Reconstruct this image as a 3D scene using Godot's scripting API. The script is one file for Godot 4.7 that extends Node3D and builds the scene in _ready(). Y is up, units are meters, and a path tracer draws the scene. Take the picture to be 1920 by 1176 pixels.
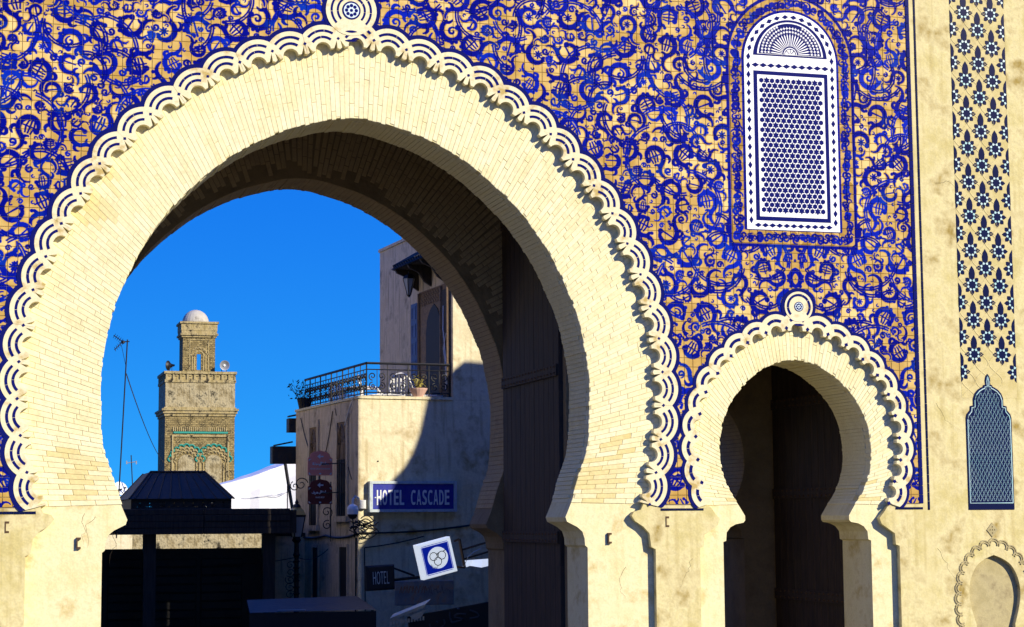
extends Node3D

# ---------------------------------------------------------------- state
var rng := RandomNumberGenerator.new()
var M := {}
const CX := 4.755          # middle of the large arch
const SX := 10.87          # middle of the side arch
const ZR := -0.095         # face of the recessed arch rings

# ---------------------------------------------------------------- naming helpers
func tag(o: Node, label: String, category: String, group := "") -> void:
	o.set_meta("label", label)
	o.set_meta("category", category)
	if group != "":
		o.set_meta("group", group)

func thing(called: String, label: String, category: String, at := Vector3.ZERO, turn := 0.0, group := "") -> Node3D:
	var o := Node3D.new()
	o.name = called
	add_child(o, true)
	o.position = at
	o.rotation.y = turn
	tag(o, label, category, group)
	return o

func begin() -> SurfaceTool:
	var st := SurfaceTool.new()
	st.begin(Mesh.PRIMITIVE_TRIANGLES)
	return st

func obj(called: String, st: SurfaceTool, mat: Material, parent: Node = self, stuff := false) -> MeshInstance3D:
	var o := MeshInstance3D.new()
	o.name = called
	var m: ArrayMesh = st.commit()
	if m.get_surface_count() > 0:
		m.surface_set_material(0, mat)
	o.mesh = m
	parent.add_child(o, true)
	if stuff:
		o.set_meta("kind", "stuff")
	return o

func obj_mesh(called: String, m: Mesh, parent: Node) -> MeshInstance3D:
	var o := MeshInstance3D.new()
	o.name = called
	o.mesh = m
	parent.add_child(o, true)
	return o

# ---------------------------------------------------------------- shape helpers
func tri(st: SurfaceTool, a: Vector3, b: Vector3, c: Vector3, n: Vector3) -> void:
	var f := (b - a).cross(c - a)
	if f.dot(n) > 0.0:           # front faces run clockwise
		var t := b
		b = c
		c = t
	st.set_normal(n)
	st.add_vertex(a)
	st.set_normal(n)
	st.add_vertex(b)
	st.set_normal(n)
	st.add_vertex(c)

func quad(st: SurfaceTool, a: Vector3, b: Vector3, c: Vector3, d: Vector3, hint: Vector3) -> void:
	var n := (c - a).cross(d - b)
	if n.length_squared() < 1e-14:
		return
	n = n.normalized()
	if n.dot(hint) < 0.0:
		n = -n
	tri(st, a, b, c, n)
	tri(st, a, c, d, n)

func box(st: SurfaceTool, c: Vector3, s: Vector3, b := Basis()) -> void:
	var h := s * 0.5
	for ax in 3:
		for sg in [-1.0, 1.0]:
			var n := Vector3.ZERO
			n[ax] = sg
			var u := Vector3.ZERO
			var v := Vector3.ZERO
			u[(ax + 1) % 3] = h[(ax + 1) % 3]
			v[(ax + 2) % 3] = h[(ax + 2) % 3]
			var o: Vector3 = n * h[ax]
			quad(st, c + b * (o - u - v), c + b * (o + u - v), c + b * (o + u + v), c + b * (o - u + v), b * n)

func boxy(st: SurfaceTool, x0: float, x1: float, y0: float, y1: float, z0: float, z1: float) -> void:
	box(st, Vector3((x0 + x1) / 2, (y0 + y1) / 2, (z0 + z1) / 2), Vector3(absf(x1 - x0), absf(y1 - y0), absf(z1 - z0)))

# a box whose front (+z) edges are chamfered
func bevel_box(st: SurfaceTool, c: Vector3, s: Vector3, ch: float, b := Basis()) -> void:
	var h := s * 0.5
	var p := PackedVector2Array([Vector2(-h.x, -h.y), Vector2(h.x, -h.y), Vector2(h.x, h.y), Vector2(-h.x, h.y)])
	for i in 4:
		var a := p[i]
		var d := p[(i + 1) % 4]
		var ai := Vector2(a.x - signf(a.x) * ch, a.y - signf(a.y) * ch)
		var di := Vector2(d.x - signf(d.x) * ch, d.y - signf(d.y) * ch)
		var o := Vector3((a + d).x, (a + d).y, 0.0)
		quad(st, c + b * Vector3(a.x, a.y, -h.z), c + b * Vector3(d.x, d.y, -h.z), c + b * Vector3(d.x, d.y, h.z - ch), c + b * Vector3(a.x, a.y, h.z - ch), b * o)
		quad(st, c + b * Vector3(a.x, a.y, h.z - ch), c + b * Vector3(d.x, d.y, h.z - ch), c + b * Vector3(di.x, di.y, h.z), c + b * Vector3(ai.x, ai.y, h.z), b * (o.normalized() + Vector3(0, 0, 1)))
	var g := Vector2(h.x - ch, h.y - ch)
	quad(st, c + b * Vector3(-g.x, -g.y, h.z), c + b * Vector3(g.x, -g.y, h.z), c + b * Vector3(g.x, g.y, h.z), c + b * Vector3(-g.x, g.y, h.z), b * Vector3(0, 0, 1))

func prism(st: SurfaceTool, poly: PackedVector2Array, z0: float, z1: float, back := true) -> void:
	var p := poly
	if Geometry2D.is_polygon_clockwise(p):
		p = p.duplicate()
		p.reverse()
	var idx := Geometry2D.triangulate_polygon(p)
	for i in range(0, idx.size(), 3):
		var a := p[idx[i]]
		var b := p[idx[i + 1]]
		var c := p[idx[i + 2]]
		tri(st, Vector3(a.x, a.y, z1), Vector3(b.x, b.y, z1), Vector3(c.x, c.y, z1), Vector3(0, 0, 1))
		if back:
			tri(st, Vector3(a.x, a.y, z0), Vector3(b.x, b.y, z0), Vector3(c.x, c.y, z0), Vector3(0, 0, -1))
	var n := p.size()
	for i in n:
		var a := p[i]
		var b := p[(i + 1) % n]
		var d := b - a
		quad(st, Vector3(a.x, a.y, z0), Vector3(b.x, b.y, z0), Vector3(b.x, b.y, z1), Vector3(a.x, a.y, z1), Vector3(d.y, -d.x, 0))

func tube(st: SurfaceTool, pts: PackedVector3Array, r: float, sides := 6, r_end := -1.0) -> void:
	if r_end < 0.0:
		r_end = r
	var n := pts.size()
	var rings: Array[PackedVector3Array] = []
	var norms: Array[PackedVector3Array] = []
	for i in n:
		var d := (pts[mini(i + 1, n - 1)] - pts[maxi(i - 1, 0)]).normalized()
		var up := Vector3.UP if absf(d.y) < 0.9 else Vector3.RIGHT
		var u := d.cross(up).normalized()
		var v := d.cross(u)
		var rr := lerpf(r, r_end, float(i) / maxi(n - 1, 1))
		var ring := PackedVector3Array()
		var nn := PackedVector3Array()
		for k in sides:
			var a := TAU * k / sides
			var o := u * cos(a) + v * sin(a)
			ring.append(pts[i] + o * rr)
			nn.append(o)
		rings.append(ring)
		norms.append(nn)
	for i in n - 1:
		for k in sides:
			var k2 := (k + 1) % sides
			quad(st, rings[i][k], rings[i][k2], rings[i + 1][k2], rings[i + 1][k], norms[i][k] + norms[i][k2])

func rod(st: SurfaceTool, a: Vector3, b: Vector3, r: float, sides := 6) -> void:
	tube(st, PackedVector3Array([a, b]), r, sides)

# turned shape: profile of (radius, height)
func lathe(st: SurfaceTool, prof: PackedVector2Array, c := Vector3.ZERO, seg := 16, b := Basis()) -> void:
	for i in prof.size() - 1:
		for k in seg:
			var a0 := TAU * k / seg
			var a1 := TAU * (k + 1) / seg
			var p := prof[i]
			var q := prof[i + 1]
			var m := (a0 + a1) / 2
			var d := q - p
			var hint := Vector3(cos(m) * d.y, -d.x, sin(m) * d.y)
			var A := c + b * Vector3(cos(a0) * p.x, p.y, sin(a0) * p.x)
			var B := c + b * Vector3(cos(a1) * p.x, p.y, sin(a1) * p.x)
			var C := c + b * Vector3(cos(a1) * q.x, q.y, sin(a1) * q.x)
			var D := c + b * Vector3(cos(a0) * q.x, q.y, sin(a0) * q.x)
			if p.x < 1e-5:
				var nn := (C - A).cross(D - A).normalized()
				tri(st, A, C, D, nn if nn.dot(b * hint) >= 0 else -nn)
			elif q.x < 1e-5:
				var n2 := (B - A).cross(C - A).normalized()
				tri(st, A, B, C, n2 if n2.dot(b * hint) >= 0 else -n2)
			else:
				quad(st, A, B, C, D, b * hint)

func dome_prof(r: float, h: float, n := 8, y0 := 0.0) -> PackedVector2Array:
	var p := PackedVector2Array()
	for i in n + 1:
		var a := PI / 2 * i / n
		p.append(Vector2(r * cos(a), y0 + h * sin(a)))
	return p

func arc2(c: Vector2, r: float, a0: float, a1: float, n: int) -> PackedVector2Array:
	var p := PackedVector2Array()
	for i in n + 1:
		var a := lerpf(a0, a1, float(i) / n)
		p.append(c + Vector2(cos(a), sin(a)) * r)
	return p

func star2(c: Vector2, r0: float, r1: float, n: int, turn := 0.0) -> PackedVector2Array:
	var p := PackedVector2Array()
	for i in n * 2:
		var a := turn + PI * i / n
		p.append(c + Vector2(cos(a), sin(a)) * (r0 if i % 2 == 0 else r1))
	return p

func rect2(x0: float, x1: float, y0: float, y1: float) -> PackedVector2Array:
	return PackedVector2Array([Vector2(x0, y0), Vector2(x1, y0), Vector2(x1, y1), Vector2(x0, y1)])

# ring sector polygon
func sector(c: Vector2, ra: float, rb: float, a0: float, a1: float, n: int) -> PackedVector2Array:
	var p := arc2(c, rb, a0, a1, n)
	p.append_array(arc2(c, ra, a1, a0, n))
	return p

# smooth curve through points
func smooth(p: PackedVector2Array, n: int) -> PackedVector2Array:
	var o := PackedVector2Array()
	for i in p.size() - 1:
		var a := p[maxi(i - 1, 0)]
		var d := p[mini(i + 2, p.size() - 1)]
		for k in n:
			o.append(p[i].cubic_interpolate(p[i + 1], a, d, float(k) / n))
	o.append(p[p.size() - 1])
	return o

func mirror_x(p: PackedVector2Array) -> PackedVector2Array:
	var o := PackedVector2Array()
	for i in range(p.size() - 1, -1, -1):
		o.append(Vector2(-p[i].x, p[i].y))
	return o

func shift(p: PackedVector2Array, d: Vector2) -> PackedVector2Array:
	var o := PackedVector2Array()
	for q in p:
		o.append(q + d)
	return o

func along(p: PackedVector2Array, n: int) -> PackedVector2Array:   # n + 1 points, evenly spaced by length
	var L := PackedFloat32Array([0.0])
	for i in range(1, p.size()):
		L.append(L[i - 1] + p[i].distance_to(p[i - 1]))
	var o := PackedVector2Array()
	var j := 0
	for k in n + 1:
		var want := L[L.size() - 1] * k / n
		while j < p.size() - 2 and L[j + 1] < want:
			j += 1
		o.append(p[j].lerp(p[j + 1], clampf((want - L[j]) / maxf(L[j + 1] - L[j], 1e-6), 0.0, 1.0)))
	return o

# ---------------------------------------------------------------- materials
func mat(c: Color, rough := 0.8, metal := 0.0) -> StandardMaterial3D:
	var m := StandardMaterial3D.new()
	m.albedo_color = c.linear_to_srgb()
	m.roughness = rough
	m.metallic = metal
	return m

func noise(seed_: int, freq: float, oct := 4) -> FastNoiseLite:
	var n := FastNoiseLite.new()
	n.seed = seed_
	n.noise_type = FastNoiseLite.TYPE_SIMPLEX_SMOOTH
	n.frequency = freq
	n.fractal_octaves = oct
	return n

# plaster or stone: base tone, broad stains, fine grime and (for old walls) runs of water; linear colours, tiles cleanly
func weathered(c0: Color, c1: Color, stain: Color, amount: float, runs: float, seed_: int, metres: float, rough := 0.9, bump := 0.5, size := 512) -> StandardMaterial3D:
	var a := noise(seed_, 0.006, 5).get_seamless_image(size, size).get_data()
	var b := noise(seed_ + 1, 0.03, 4).get_seamless_image(size, size).get_data()
	var f := noise(seed_ + 2, 0.12, 3).get_seamless_image(size, size)
	var fd := f.get_data()
	var tall := noise(seed_ + 3, 0.02, 3).get_seamless_image(size * 2, 64)
	tall.resize(size, size, Image.INTERPOLATE_BILINEAR)
	var t := tall.get_data()
	var out := PackedByteArray()
	out.resize(size * size * 3)
	for i in size * size:
		var k := a[i] / 255.0
		var g := b[i] / 255.0
		var e := fd[i] / 255.0
		var c := c0.lerp(c1, clampf(k * 1.4 - 0.2 + (g - 0.5) * 0.5, 0.0, 1.0))
		var s := clampf((g * 0.35 + k * 0.85 - 0.62) * 2.4, 0.0, 1.0) * amount
		s = maxf(s, clampf((t[i] / 255.0 - 0.55) * 3.0, 0.0, 1.0) * runs)
		c = c.lerp(stain, s)
		c *= 0.9 + 0.2 * e
		c = c.linear_to_srgb()
		out[i * 3] = int(clampf(c.r, 0, 1) * 255)
		out[i * 3 + 1] = int(clampf(c.g, 0, 1) * 255)
		out[i * 3 + 2] = int(clampf(c.b, 0, 1) * 255)
	var im := Image.create_from_data(size, size, false, Image.FORMAT_RGB8, out)
	var m := StandardMaterial3D.new()
	m.albedo_texture = ImageTexture.create_from_image(im)
	m.uv1_triplanar = true
	m.uv1_world_triplanar = true
	m.uv1_scale = Vector3.ONE / metres
	m.roughness = rough
	if bump > 0.0:
		var h := noise(seed_ + 5, 0.035, 5).get_seamless_image(size, size)
		h.convert(Image.FORMAT_RGBA8)
		h.bump_map_to_normal_map(bump * 6.0)
		m.normal_enabled = true
		m.normal_texture = ImageTexture.create_from_image(h)
		m.normal_scale = bump
	return m

# courses of weathered brick for walls too far away to build brick by brick
func far_brick(c0: Color, c1: Color, dark: Color, seed_: int, metres: float) -> StandardMaterial3D:
	var size := 512
	var a := noise(seed_, 0.012, 5).get_seamless_image(size, size).get_data()
	var b := noise(seed_ + 1, 0.08, 3).get_seamless_image(size, size).get_data()
	var out := PackedByteArray()
	out.resize(size * size * 3)
	var hh := PackedByteArray()
	hh.resize(size * size)
	var r := RandomNumberGenerator.new()
	r.seed = seed_
	var tone := PackedFloat32Array()
	for i in 32 * 16:
		tone.append(r.randf())
	for y in size:
		var row := y / 16
		for x in size:
			var xx := (x + (row % 2) * 16) % size
			var i := y * size + x
			var joint := (y % 16) < 3 or (xx % 32) < 3
			var k := a[i] / 255.0
			var e := b[i] / 255.0
			var c := c0.lerp(c1, tone[row * 16 + xx / 32] * 0.6 + k * 0.4)
			c = c.lerp(dark, clampf((k * 0.5 + e * 0.7 - 0.6) * 4.0, 0.0, 0.85))
			if joint:
				c *= 0.55
			hh[i] = 60 if joint else int(150 + 90 * e)
			c = c.linear_to_srgb()
			out[i * 3] = int(clampf(c.r, 0, 1) * 255)
			out[i * 3 + 1] = int(clampf(c.g, 0, 1) * 255)
			out[i * 3 + 2] = int(clampf(c.b, 0, 1) * 255)
	var m := StandardMaterial3D.new()
	m.albedo_texture = ImageTexture.create_from_image(Image.create_from_data(size, size, false, Image.FORMAT_RGB8, out))
	m.uv1_triplanar = true
	m.uv1_world_triplanar = true
	m.uv1_scale = Vector3.ONE / metres
	m.roughness = 0.95
	var h := Image.create_from_data(size, size, false, Image.FORMAT_L8, hh)
	h.convert(Image.FORMAT_RGBA8)
	h.bump_map_to_normal_map(6.0)
	m.normal_enabled = true
	m.normal_texture = ImageTexture.create_from_image(h)
	return m

func wood(c0: Color, c1: Color, seed_: int, metres: float, rough := 0.7) -> StandardMaterial3D:
	var size := 256
	var n := noise(seed_, 0.02, 4)
	var out := PackedByteArray()
	out.resize(size * size * 3)
	for y in size:
		for x in size:
			var k := n.get_noise_2d(x * 6.0, y * 0.5) * 0.5 + 0.5
			var c := c0.lerp(c1, clampf(k * 1.6 - 0.3, 0, 1)).linear_to_srgb()
			var i := (y * size + x) * 3
			out[i] = int(c.r * 255)
			out[i + 1] = int(c.g * 255)
			out[i + 2] = int(c.b * 255)
	var m := StandardMaterial3D.new()
	m.albedo_texture = ImageTexture.create_from_image(Image.create_from_data(size, size, false, Image.FORMAT_RGB8, out))
	m.uv1_triplanar = true
	m.uv1_world_triplanar = true
	m.uv1_scale = Vector3.ONE / metres
	m.roughness = rough
	return m

# ---------------------------------------------------------------- the glazed scrollwork printed on the tiles
var art: Image
const AX := -0.4           # the print covers AX..AX+AW by AY..AY+AH metres of wall
const AY := 3.15
const AW := 13.2
const AH := 7.4
const PPM := 310.0

func dab(x: float, y: float, r: float, c: Color) -> void:
	var ri := int(ceil(r))
	for dy in range(-ri, ri + 1):
		var q := r * r - dy * dy
		if q >= 0.0:
			var h := int(sqrt(q) + 0.5)
			art.fill_rect(Rect2i(int(x) - h, int(y) + dy, 2 * h + 1, 1), c)

func stroke(p: PackedVector2Array, w: PackedFloat32Array, grow: float, c: Color) -> void:
	for i in p.size() - 1:
		var d := p[i].distance_to(p[i + 1])
		var r := maxf((w[i] + w[i + 1]) * 0.5, 1.0)
		var n := maxi(1, int(d / (r * 0.45)))
		for k in n:
			var t := float(k) / n
			var q := p[i].lerp(p[i + 1], t)
			dab(q.x, q.y, lerpf(w[i], w[i + 1], t) + grow, c)

var ochre := Color(0.76, 0.61, 0.30)

func blue() -> Color:
	var t := rng.randf()
	return Color(0.02, 0.02, 0.48).lerp(Color(0.04, 0.13, 0.66), t * t)

func curl(c: Vector2, R: float, turn: float, dir: float, turns: float, fat: float, inner := 0.3) -> Array:
	var p := PackedVector2Array()
	var w := PackedFloat32Array()
	var n := int(10 + 14 * turns)
	for i in n + 1:
		var t := float(i) / n
		var rr := R * lerpf(1.0, inner, pow(t, 0.9))
		p.append(c + Vector2.from_angle(turn + dir * t * turns * TAU) * rr)
		w.append(R * fat * (0.22 + 0.78 * sin(PI * clampf(t * 0.9 + 0.08, 0, 1))))
	return [p, w]

# one leaf scroll: an S-shaped leaf, a round eye with veins, lobes and a split hook
func scroll(c: Vector2, R: float, turn: float, dir: float, gap: float) -> void:
	var col := blue()
	var p := PackedVector2Array()
	var w := PackedFloat32Array()
	var sweep := rng.randf_range(3.4, 4.9)
	var n := 22
	for i in n + 1:                     # first bend, round the eye
		var t := float(i) / n
		p.append(c + Vector2.from_angle(turn - dir * sweep * (1.0 - t)) * R * lerpf(0.55, 0.86, t))
		w.append(R * lerpf(0.10, 0.215, sin(PI * clampf(t * 0.8, 0, 1))))
	var e := Vector2.from_angle(turn)
	var c2 := c + e * R * 1.62          # second bend, the other way
	var s2 := rng.randf_range(1.6, 2.9)
	for i in range(1, 15):
		var t := float(i) / 14
		p.append(c2 - Vector2.from_angle(turn - dir * s2 * t) * R * lerpf(0.76, 0.60, t))
		w.append(R * lerpf(0.19, 0.05, t))
	if gap > 0.0:
		stroke(p, w, gap, ochre)
	stroke(p, w, 0, col)
	var a := p[0]
	dab(a.x, a.y, R * 0.21, col)
	if rng.randf() < 0.7:               # scalloped outer edge
		for f in [0.30, 0.42, 0.54]:
			var i := int(f * n)
			var o := (p[i] - c).normalized()
			dab(p[i].x + o.x * R * 0.20, p[i].y + o.y * R * 0.20, R * 0.14, col)
	# split hook at the waist
	for sg in [1.0, -1.0]:
		if rng.randf() < 0.12:
			continue
		var m := p[n] + e.rotated(sg * PI / 2) * R * 0.55
		var lf := curl(m, R * 0.36, turn + (PI if sg > 0 else 0.0) + rng.randf_range(-0.5, 0.5), dir * sg, 0.6, 0.38, 0.5)
		stroke(lf[0], lf[1], 0, col)
		var q: Vector2 = lf[0][lf[0].size() - 1]
		dab(q.x, q.y, R * 0.13, col)
	# veins across the eye
	var k := rng.randi_range(0, 5)
	var th := maxf(R * 0.05, 2.2)
	if k == 0:
		for j in 4:
			var d := Vector2.from_angle(j * PI / 4 + turn) * R * 0.30
			stroke(PackedVector2Array([c - d, c + d]), PackedFloat32Array([th, th]), 0, col)
		dab(c.x, c.y, R * 0.13, col)
	elif k < 3:
		for j: float in [-1.0, 0.0, 1.0]:
			var d := Vector2.from_angle(turn + 0.5) * R * 0.5
			var o := Vector2.from_angle(turn + 0.5 + PI / 2) * R * 0.19 * j
			stroke(PackedVector2Array([c - d + o, c + o * 1.6, c + d + o]), PackedFloat32Array([th, th, th]), 0, col)
		var d2 := Vector2.from_angle(turn + 0.5 + PI / 2) * R * 0.5
		stroke(PackedVector2Array([c - d2, c + d2]), PackedFloat32Array([th, th]), 0, col)
	elif k == 3:
		var sp := curl(c, R * 0.36, turn + 2.0, -dir, 1.1, 0.26, 0.2)
		stroke(sp[0], sp[1], 0, col)
	else:
		var d3 := Vector2.from_angle(turn + 1.2) * R * 0.55
		stroke(PackedVector2Array([c - d3, c + d3]), PackedFloat32Array([th * 1.4, th]), 0, col)

func bare(x: float, y: float, r: float) -> bool:
	for k in 17:
		var q := Vector2(x, y) + (Vector2.ZERO if k == 16 else Vector2.from_angle(k * PI / 4) * (r if k < 8 else r * 0.55))
		var xi := int(q.x)
		var yi := int(q.y)
		if xi < 0 or yi < 0 or xi >= art.get_width() or yi >= art.get_height():
			return false
		if art.get_pixel(xi, yi).r < 0.3:
			return false
	return true

func paint_scrolls() -> ImageTexture:
	var W := int(AW * PPM)
	var H := int(AH * PPM)
	var gx := 512
	var gy := 288
	var n1 := noise(71, 0.02, 5)
	var n2 := noise(72, 0.09, 3)
	art = Image.create(gx, gy, false, Image.FORMAT_RGB8)
	for y in gy:
		for x in gx:
			var k := clampf(n1.get_noise_2d(x, y) * 0.9 + 0.5 + n2.get_noise_2d(x, y) * 0.4, 0, 1)
			art.set_pixel(x, y, Color(0.71, 0.57, 0.28).lerp(Color(0.90, 0.79, 0.52), k))
	art.resize(W, H, Image.INTERPOLATE_BILINEAR)
	# leaf scrolls of falling size, packed so that none is cut by another
	for step in [[54.0, 3000], [45.0, 6000], [37.0, 9000], [29.0, 12000], [23.0, 12000]]:
		for i in step[1]:
			var R: float = step[0]
			var c := Vector2(rng.randf() * W, rng.randf() * H)
			if not bare(c.x, c.y, R * 0.5):
				continue
			var turn := rng.randf() * TAU
			var c2 := c + Vector2.from_angle(turn) * R * 1.5
			if bare(c.x, c.y, R * 0.80) and bare(c2.x, c2.y, R * 0.30):
				scroll(c, R, turn, 1.0 if rng.randf() < 0.5 else -1.0, 4.0)
	# hooks and buds in what is left
	for rad: float in [22.0, 16.0, 12.0]:
		for i in 11000:
			var x := rng.randf() * W
			var y := rng.randf() * H
			if not bare(x, y, rad * 0.86):
				continue
			var col := blue()
			var d := 1.0 if rng.randf() < 0.5 else -1.0
			var s := curl(Vector2(x, y), rad * 0.74, rng.randf() * TAU, d, 1.15 if rad > 15.0 else 0.6, 0.27, 0.30)
			stroke(s[0], s[1], 0, col)
			var e: Vector2 = s[0][s[0].size() - 1]
			dab(e.x, e.y, rad * 0.25, col)
	# thin twin tendrils that run from scroll to scroll
	for i in 420:
		var c := Vector2(rng.randf() * W, rng.randf() * H)
		var R := rng.randf_range(60, 150)
		var a := rng.randf() * TAU
		var col := blue()
		var span := rng.randf_range(1.2, 2.6)
		for o: float in [0.0, 10.0]:
			var p := arc2(c, R + o, a, a + span, 22)
			var w := PackedFloat32Array()
			for k in p.size():
				w.append(3.1)
			stroke(p, w, 0, col)
	# the drawing is turned over about the axis of each arch
	for ax in [10.87, 4.755]:
		var w2 := int((1.85 if ax > 8.0 else 5.15) * PPM)
		var mid := int(px(Vector2(ax, 0)).x)
		var src_x := mid - w2 if ax > 8.0 else mid
		var part := art.get_region(Rect2i(src_x, 0, w2, H))
		part.flip_x()
		art.blit_rect(part, Rect2i(0, 0, w2, H), Vector2i(mid if ax > 8.0 else mid - w2, 0))
	# fine scroll border round the window panel
	var wc := Vector2(10.86, 9.31)
	for ring in [[0.72, 0.92]]:
		var path := PackedVector2Array()
		var rm: float = (ring[0] + ring[1]) / 2
		path.append_array([Vector2(wc.x - rm, 6.84), Vector2(wc.x - rm, 9.31)])
		path.append_array(arc2(wc, rm, PI, 0, 30))
		path.append_array([Vector2(wc.x + rm, 6.84), Vector2(wc.x - rm, 6.84)])
		var ev := along(path, 128)
		for q in ev:
			var a := px(q)
			dab(a.x, a.y, 0.105 * PPM, Color(0.62, 0.48, 0.20).lerp(Color(0.82, 0.68, 0.40), rng.randf()))
		for q in ev:
			var a := px(q)
			var col := blue()
			for j in 2:
				var s := curl(a + Vector2(rng.randf_range(-12, 12), rng.randf_range(-12, 12)), rng.randf_range(12, 18), rng.randf() * TAU, 1.0 if j else -1.0, 1.1, 0.30, 0.3)
				stroke(s[0], s[1], 0, col)
		for rr in [ring[0] - 0.015, ring[1] + 0.015]:
			var ln := PackedVector2Array([Vector2(wc.x - rr, 9.31 - 2.47 - (rr - rm))])
			ln.append_array(arc2(wc, rr, PI, 0, 40))
			ln.append(Vector2(wc.x + rr, 9.31 - 2.47 - (rr - rm)))
			ln.append(ln[0])
			var l2 := PackedVector2Array()
			var w2 := PackedFloat32Array()
			for q in ln:
				l2.append(px(q))
				w2.append(6.5)
			stroke(l2, w2, 0, Color(0.02, 0.03, 0.5))
	art.resize(2048, int(2048.0 * AH / AW), Image.INTERPOLATE_LANCZOS)
	# old glaze: broad patches where the fired colour is paler or greener
	var g1 := noise(91, 0.012, 4)
	for y in art.get_height():
		for x in range(0, art.get_width()):
			var k := g1.get_noise_2d(x, y)
			if k > 0.12:
				var c := art.get_pixel(x, y)
				if c.b > c.r:
					art.set_pixel(x, y, c.lerp(Color(0.05, 0.26, 0.62), clampf((k - 0.12) * 1.3, 0, 0.5)))
	return ImageTexture.create_from_image(art)

func px(q: Vector2) -> Vector2:
	return Vector2((q.x - AX) * PPM, (AY + AH - q.y) * PPM)

# ---------------------------------------------------------------- outlines of the gate (metres, wall plane)
func big_half() -> PackedVector2Array:      # right half of the large opening: half widths from the foot to the crown
	var p := PackedVector2Array([Vector2(2.82, 3.06), Vector2(2.92, 3.3), Vector2(2.99, 3.54), Vector2(3.10, 3.85), Vector2(3.15, 4.1), Vector2(3.17, 4.55), Vector2(3.165, 4.95), Vector2(3.11, 5.3), Vector2(3.02, 5.7), Vector2(2.90, 6.0), Vector2(2.66, 6.5), Vector2(2.29, 7.02), Vector2(1.85, 7.45), Vector2(1.45, 7.75), Vector2(0.97, 8.0), Vector2(0.5, 8.15), Vector2(0.2, 8.215), Vector2(0, 8.225)])
	return smooth(p, 5)

func big_foot() -> PackedVector2Array:
	return PackedVector2Array([Vector2(3.12, -0.3), Vector2(3.12, 2.66), Vector2(3.085, 2.69), Vector2(3.08, 2.78), Vector2(3.05, 2.87), Vector2(2.98, 2.93), Vector2(2.90, 2.97), Vector2(2.84, 3.0)])

func small_half() -> PackedVector2Array:
	var p := PackedVector2Array([Vector2(0.765, 3.06), Vector2(0.84, 3.18), Vector2(1.0, 3.42), Vector2(1.10, 3.7), Vector2(1.12, 3.97), Vector2(1.08, 4.28), Vector2(0.96, 4.57), Vector2(0.76, 4.82), Vector2(0.5, 5.03), Vector2(0.25, 5.145), Vector2(0.0, 5.185)])
	return smooth(p, 6)

func small_foot() -> PackedVector2Array:
	return PackedVector2Array([Vector2(1.085, -0.3), Vector2(1.085, 2.715), Vector2(1.045, 2.73), Vector2(1.035, 2.84), Vector2(0.98, 2.91), Vector2(0.9, 2.95), Vector2(0.79, 2.97), Vector2(0.765, 3.0)])

const BIG_C: Array[Vector2] = [Vector2(0, 9.16), Vector2(0.41, 9.08), Vector2(0.82, 8.98), Vector2(1.2, 8.85), Vector2(1.61, 8.69), Vector2(1.97, 8.45), Vector2(2.33, 8.21), Vector2(2.66, 7.92), Vector2(2.96, 7.59), Vector2(3.26, 7.2), Vector2(3.49, 6.81), Vector2(3.68, 6.42), Vector2(3.83, 6.02), Vector2(3.95, 5.6), Vector2(4.02, 5.18), Vector2(4.05, 4.75), Vector2(4.035, 4.31), Vector2(3.97, 3.88), Vector2(3.87, 3.46)]
const SMALL_C: Array[Vector2] = [Vector2(0, 5.575), Vector2(0.32, 5.53), Vector2(0.61, 5.41), Vector2(0.87, 5.24), Vector2(1.09, 5.02), Vector2(1.26, 4.78), Vector2(1.38, 4.51), Vector2(1.445, 4.23), Vector2(1.46, 3.95), Vector2(1.43, 3.67), Vector2(1.34, 3.38)]

func centres(c: Array[Vector2], cx: float) -> PackedVector2Array:     # all scallop centres, left foot to right foot
	var e := PackedVector2Array()
	for v in c:
		e.append(v)
	var n := 200
	var full := mirror_x(e)
	full.remove_at(full.size() - 1)
	full.append_array(e)
	full = smooth(full, 8)
	full = along(full, (c.size() - 1) * 2)
	return shift(full, Vector2(cx, 0))

func opening(half: PackedVector2Array, foot: PackedVector2Array, cx: float, dy := 0.0) -> PackedVector2Array:   # left foot, up, over, right foot
	var r := foot.duplicate()
	r.append_array(half)
	var o := mirror_x(r)          # from the crown down the left side; turn it round
	o.reverse()
	var left := PackedVector2Array()
	for q in r:
		left.append(Vector2(-q.x, q.y))
	r.reverse()
	left.remove_at(left.size() - 1)
	left.append_array(r)
	var s := PackedVector2Array()
	for q in left:
		s.append(Vector2(q.x + cx, q.y + (dy if q.y > 0 else 0.0)))
	return s

func recess(cs: PackedVector2Array, out: float, foot: PackedVector2Array, cx: float) -> PackedVector2Array:
	var left := PackedVector2Array()
	for q in foot:
		left.append(Vector2(cx - q.x, q.y))
	for i in cs.size():
		var t := (cs[mini(i + 1, cs.size() - 1)] - cs[maxi(i - 1, 0)]).normalized()
		left.append(cs[i] + Vector2(-t.y, t.x) * out)
	for i in range(foot.size() - 1, -1, -1):
		left.append(Vector2(cx + foot[i].x, foot[i].y))
	return left

# wall outline: one polygon that runs down into every opening
func wall_outline(x0: float, x1: float, top: float, holes: Array) -> PackedVector2Array:
	var p := PackedVector2Array([Vector2(x1, -0.3), Vector2(x1, top), Vector2(x0, top), Vector2(x0, -0.3)])
	for h in holes:
		p.append_array(h)
	return p

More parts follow.
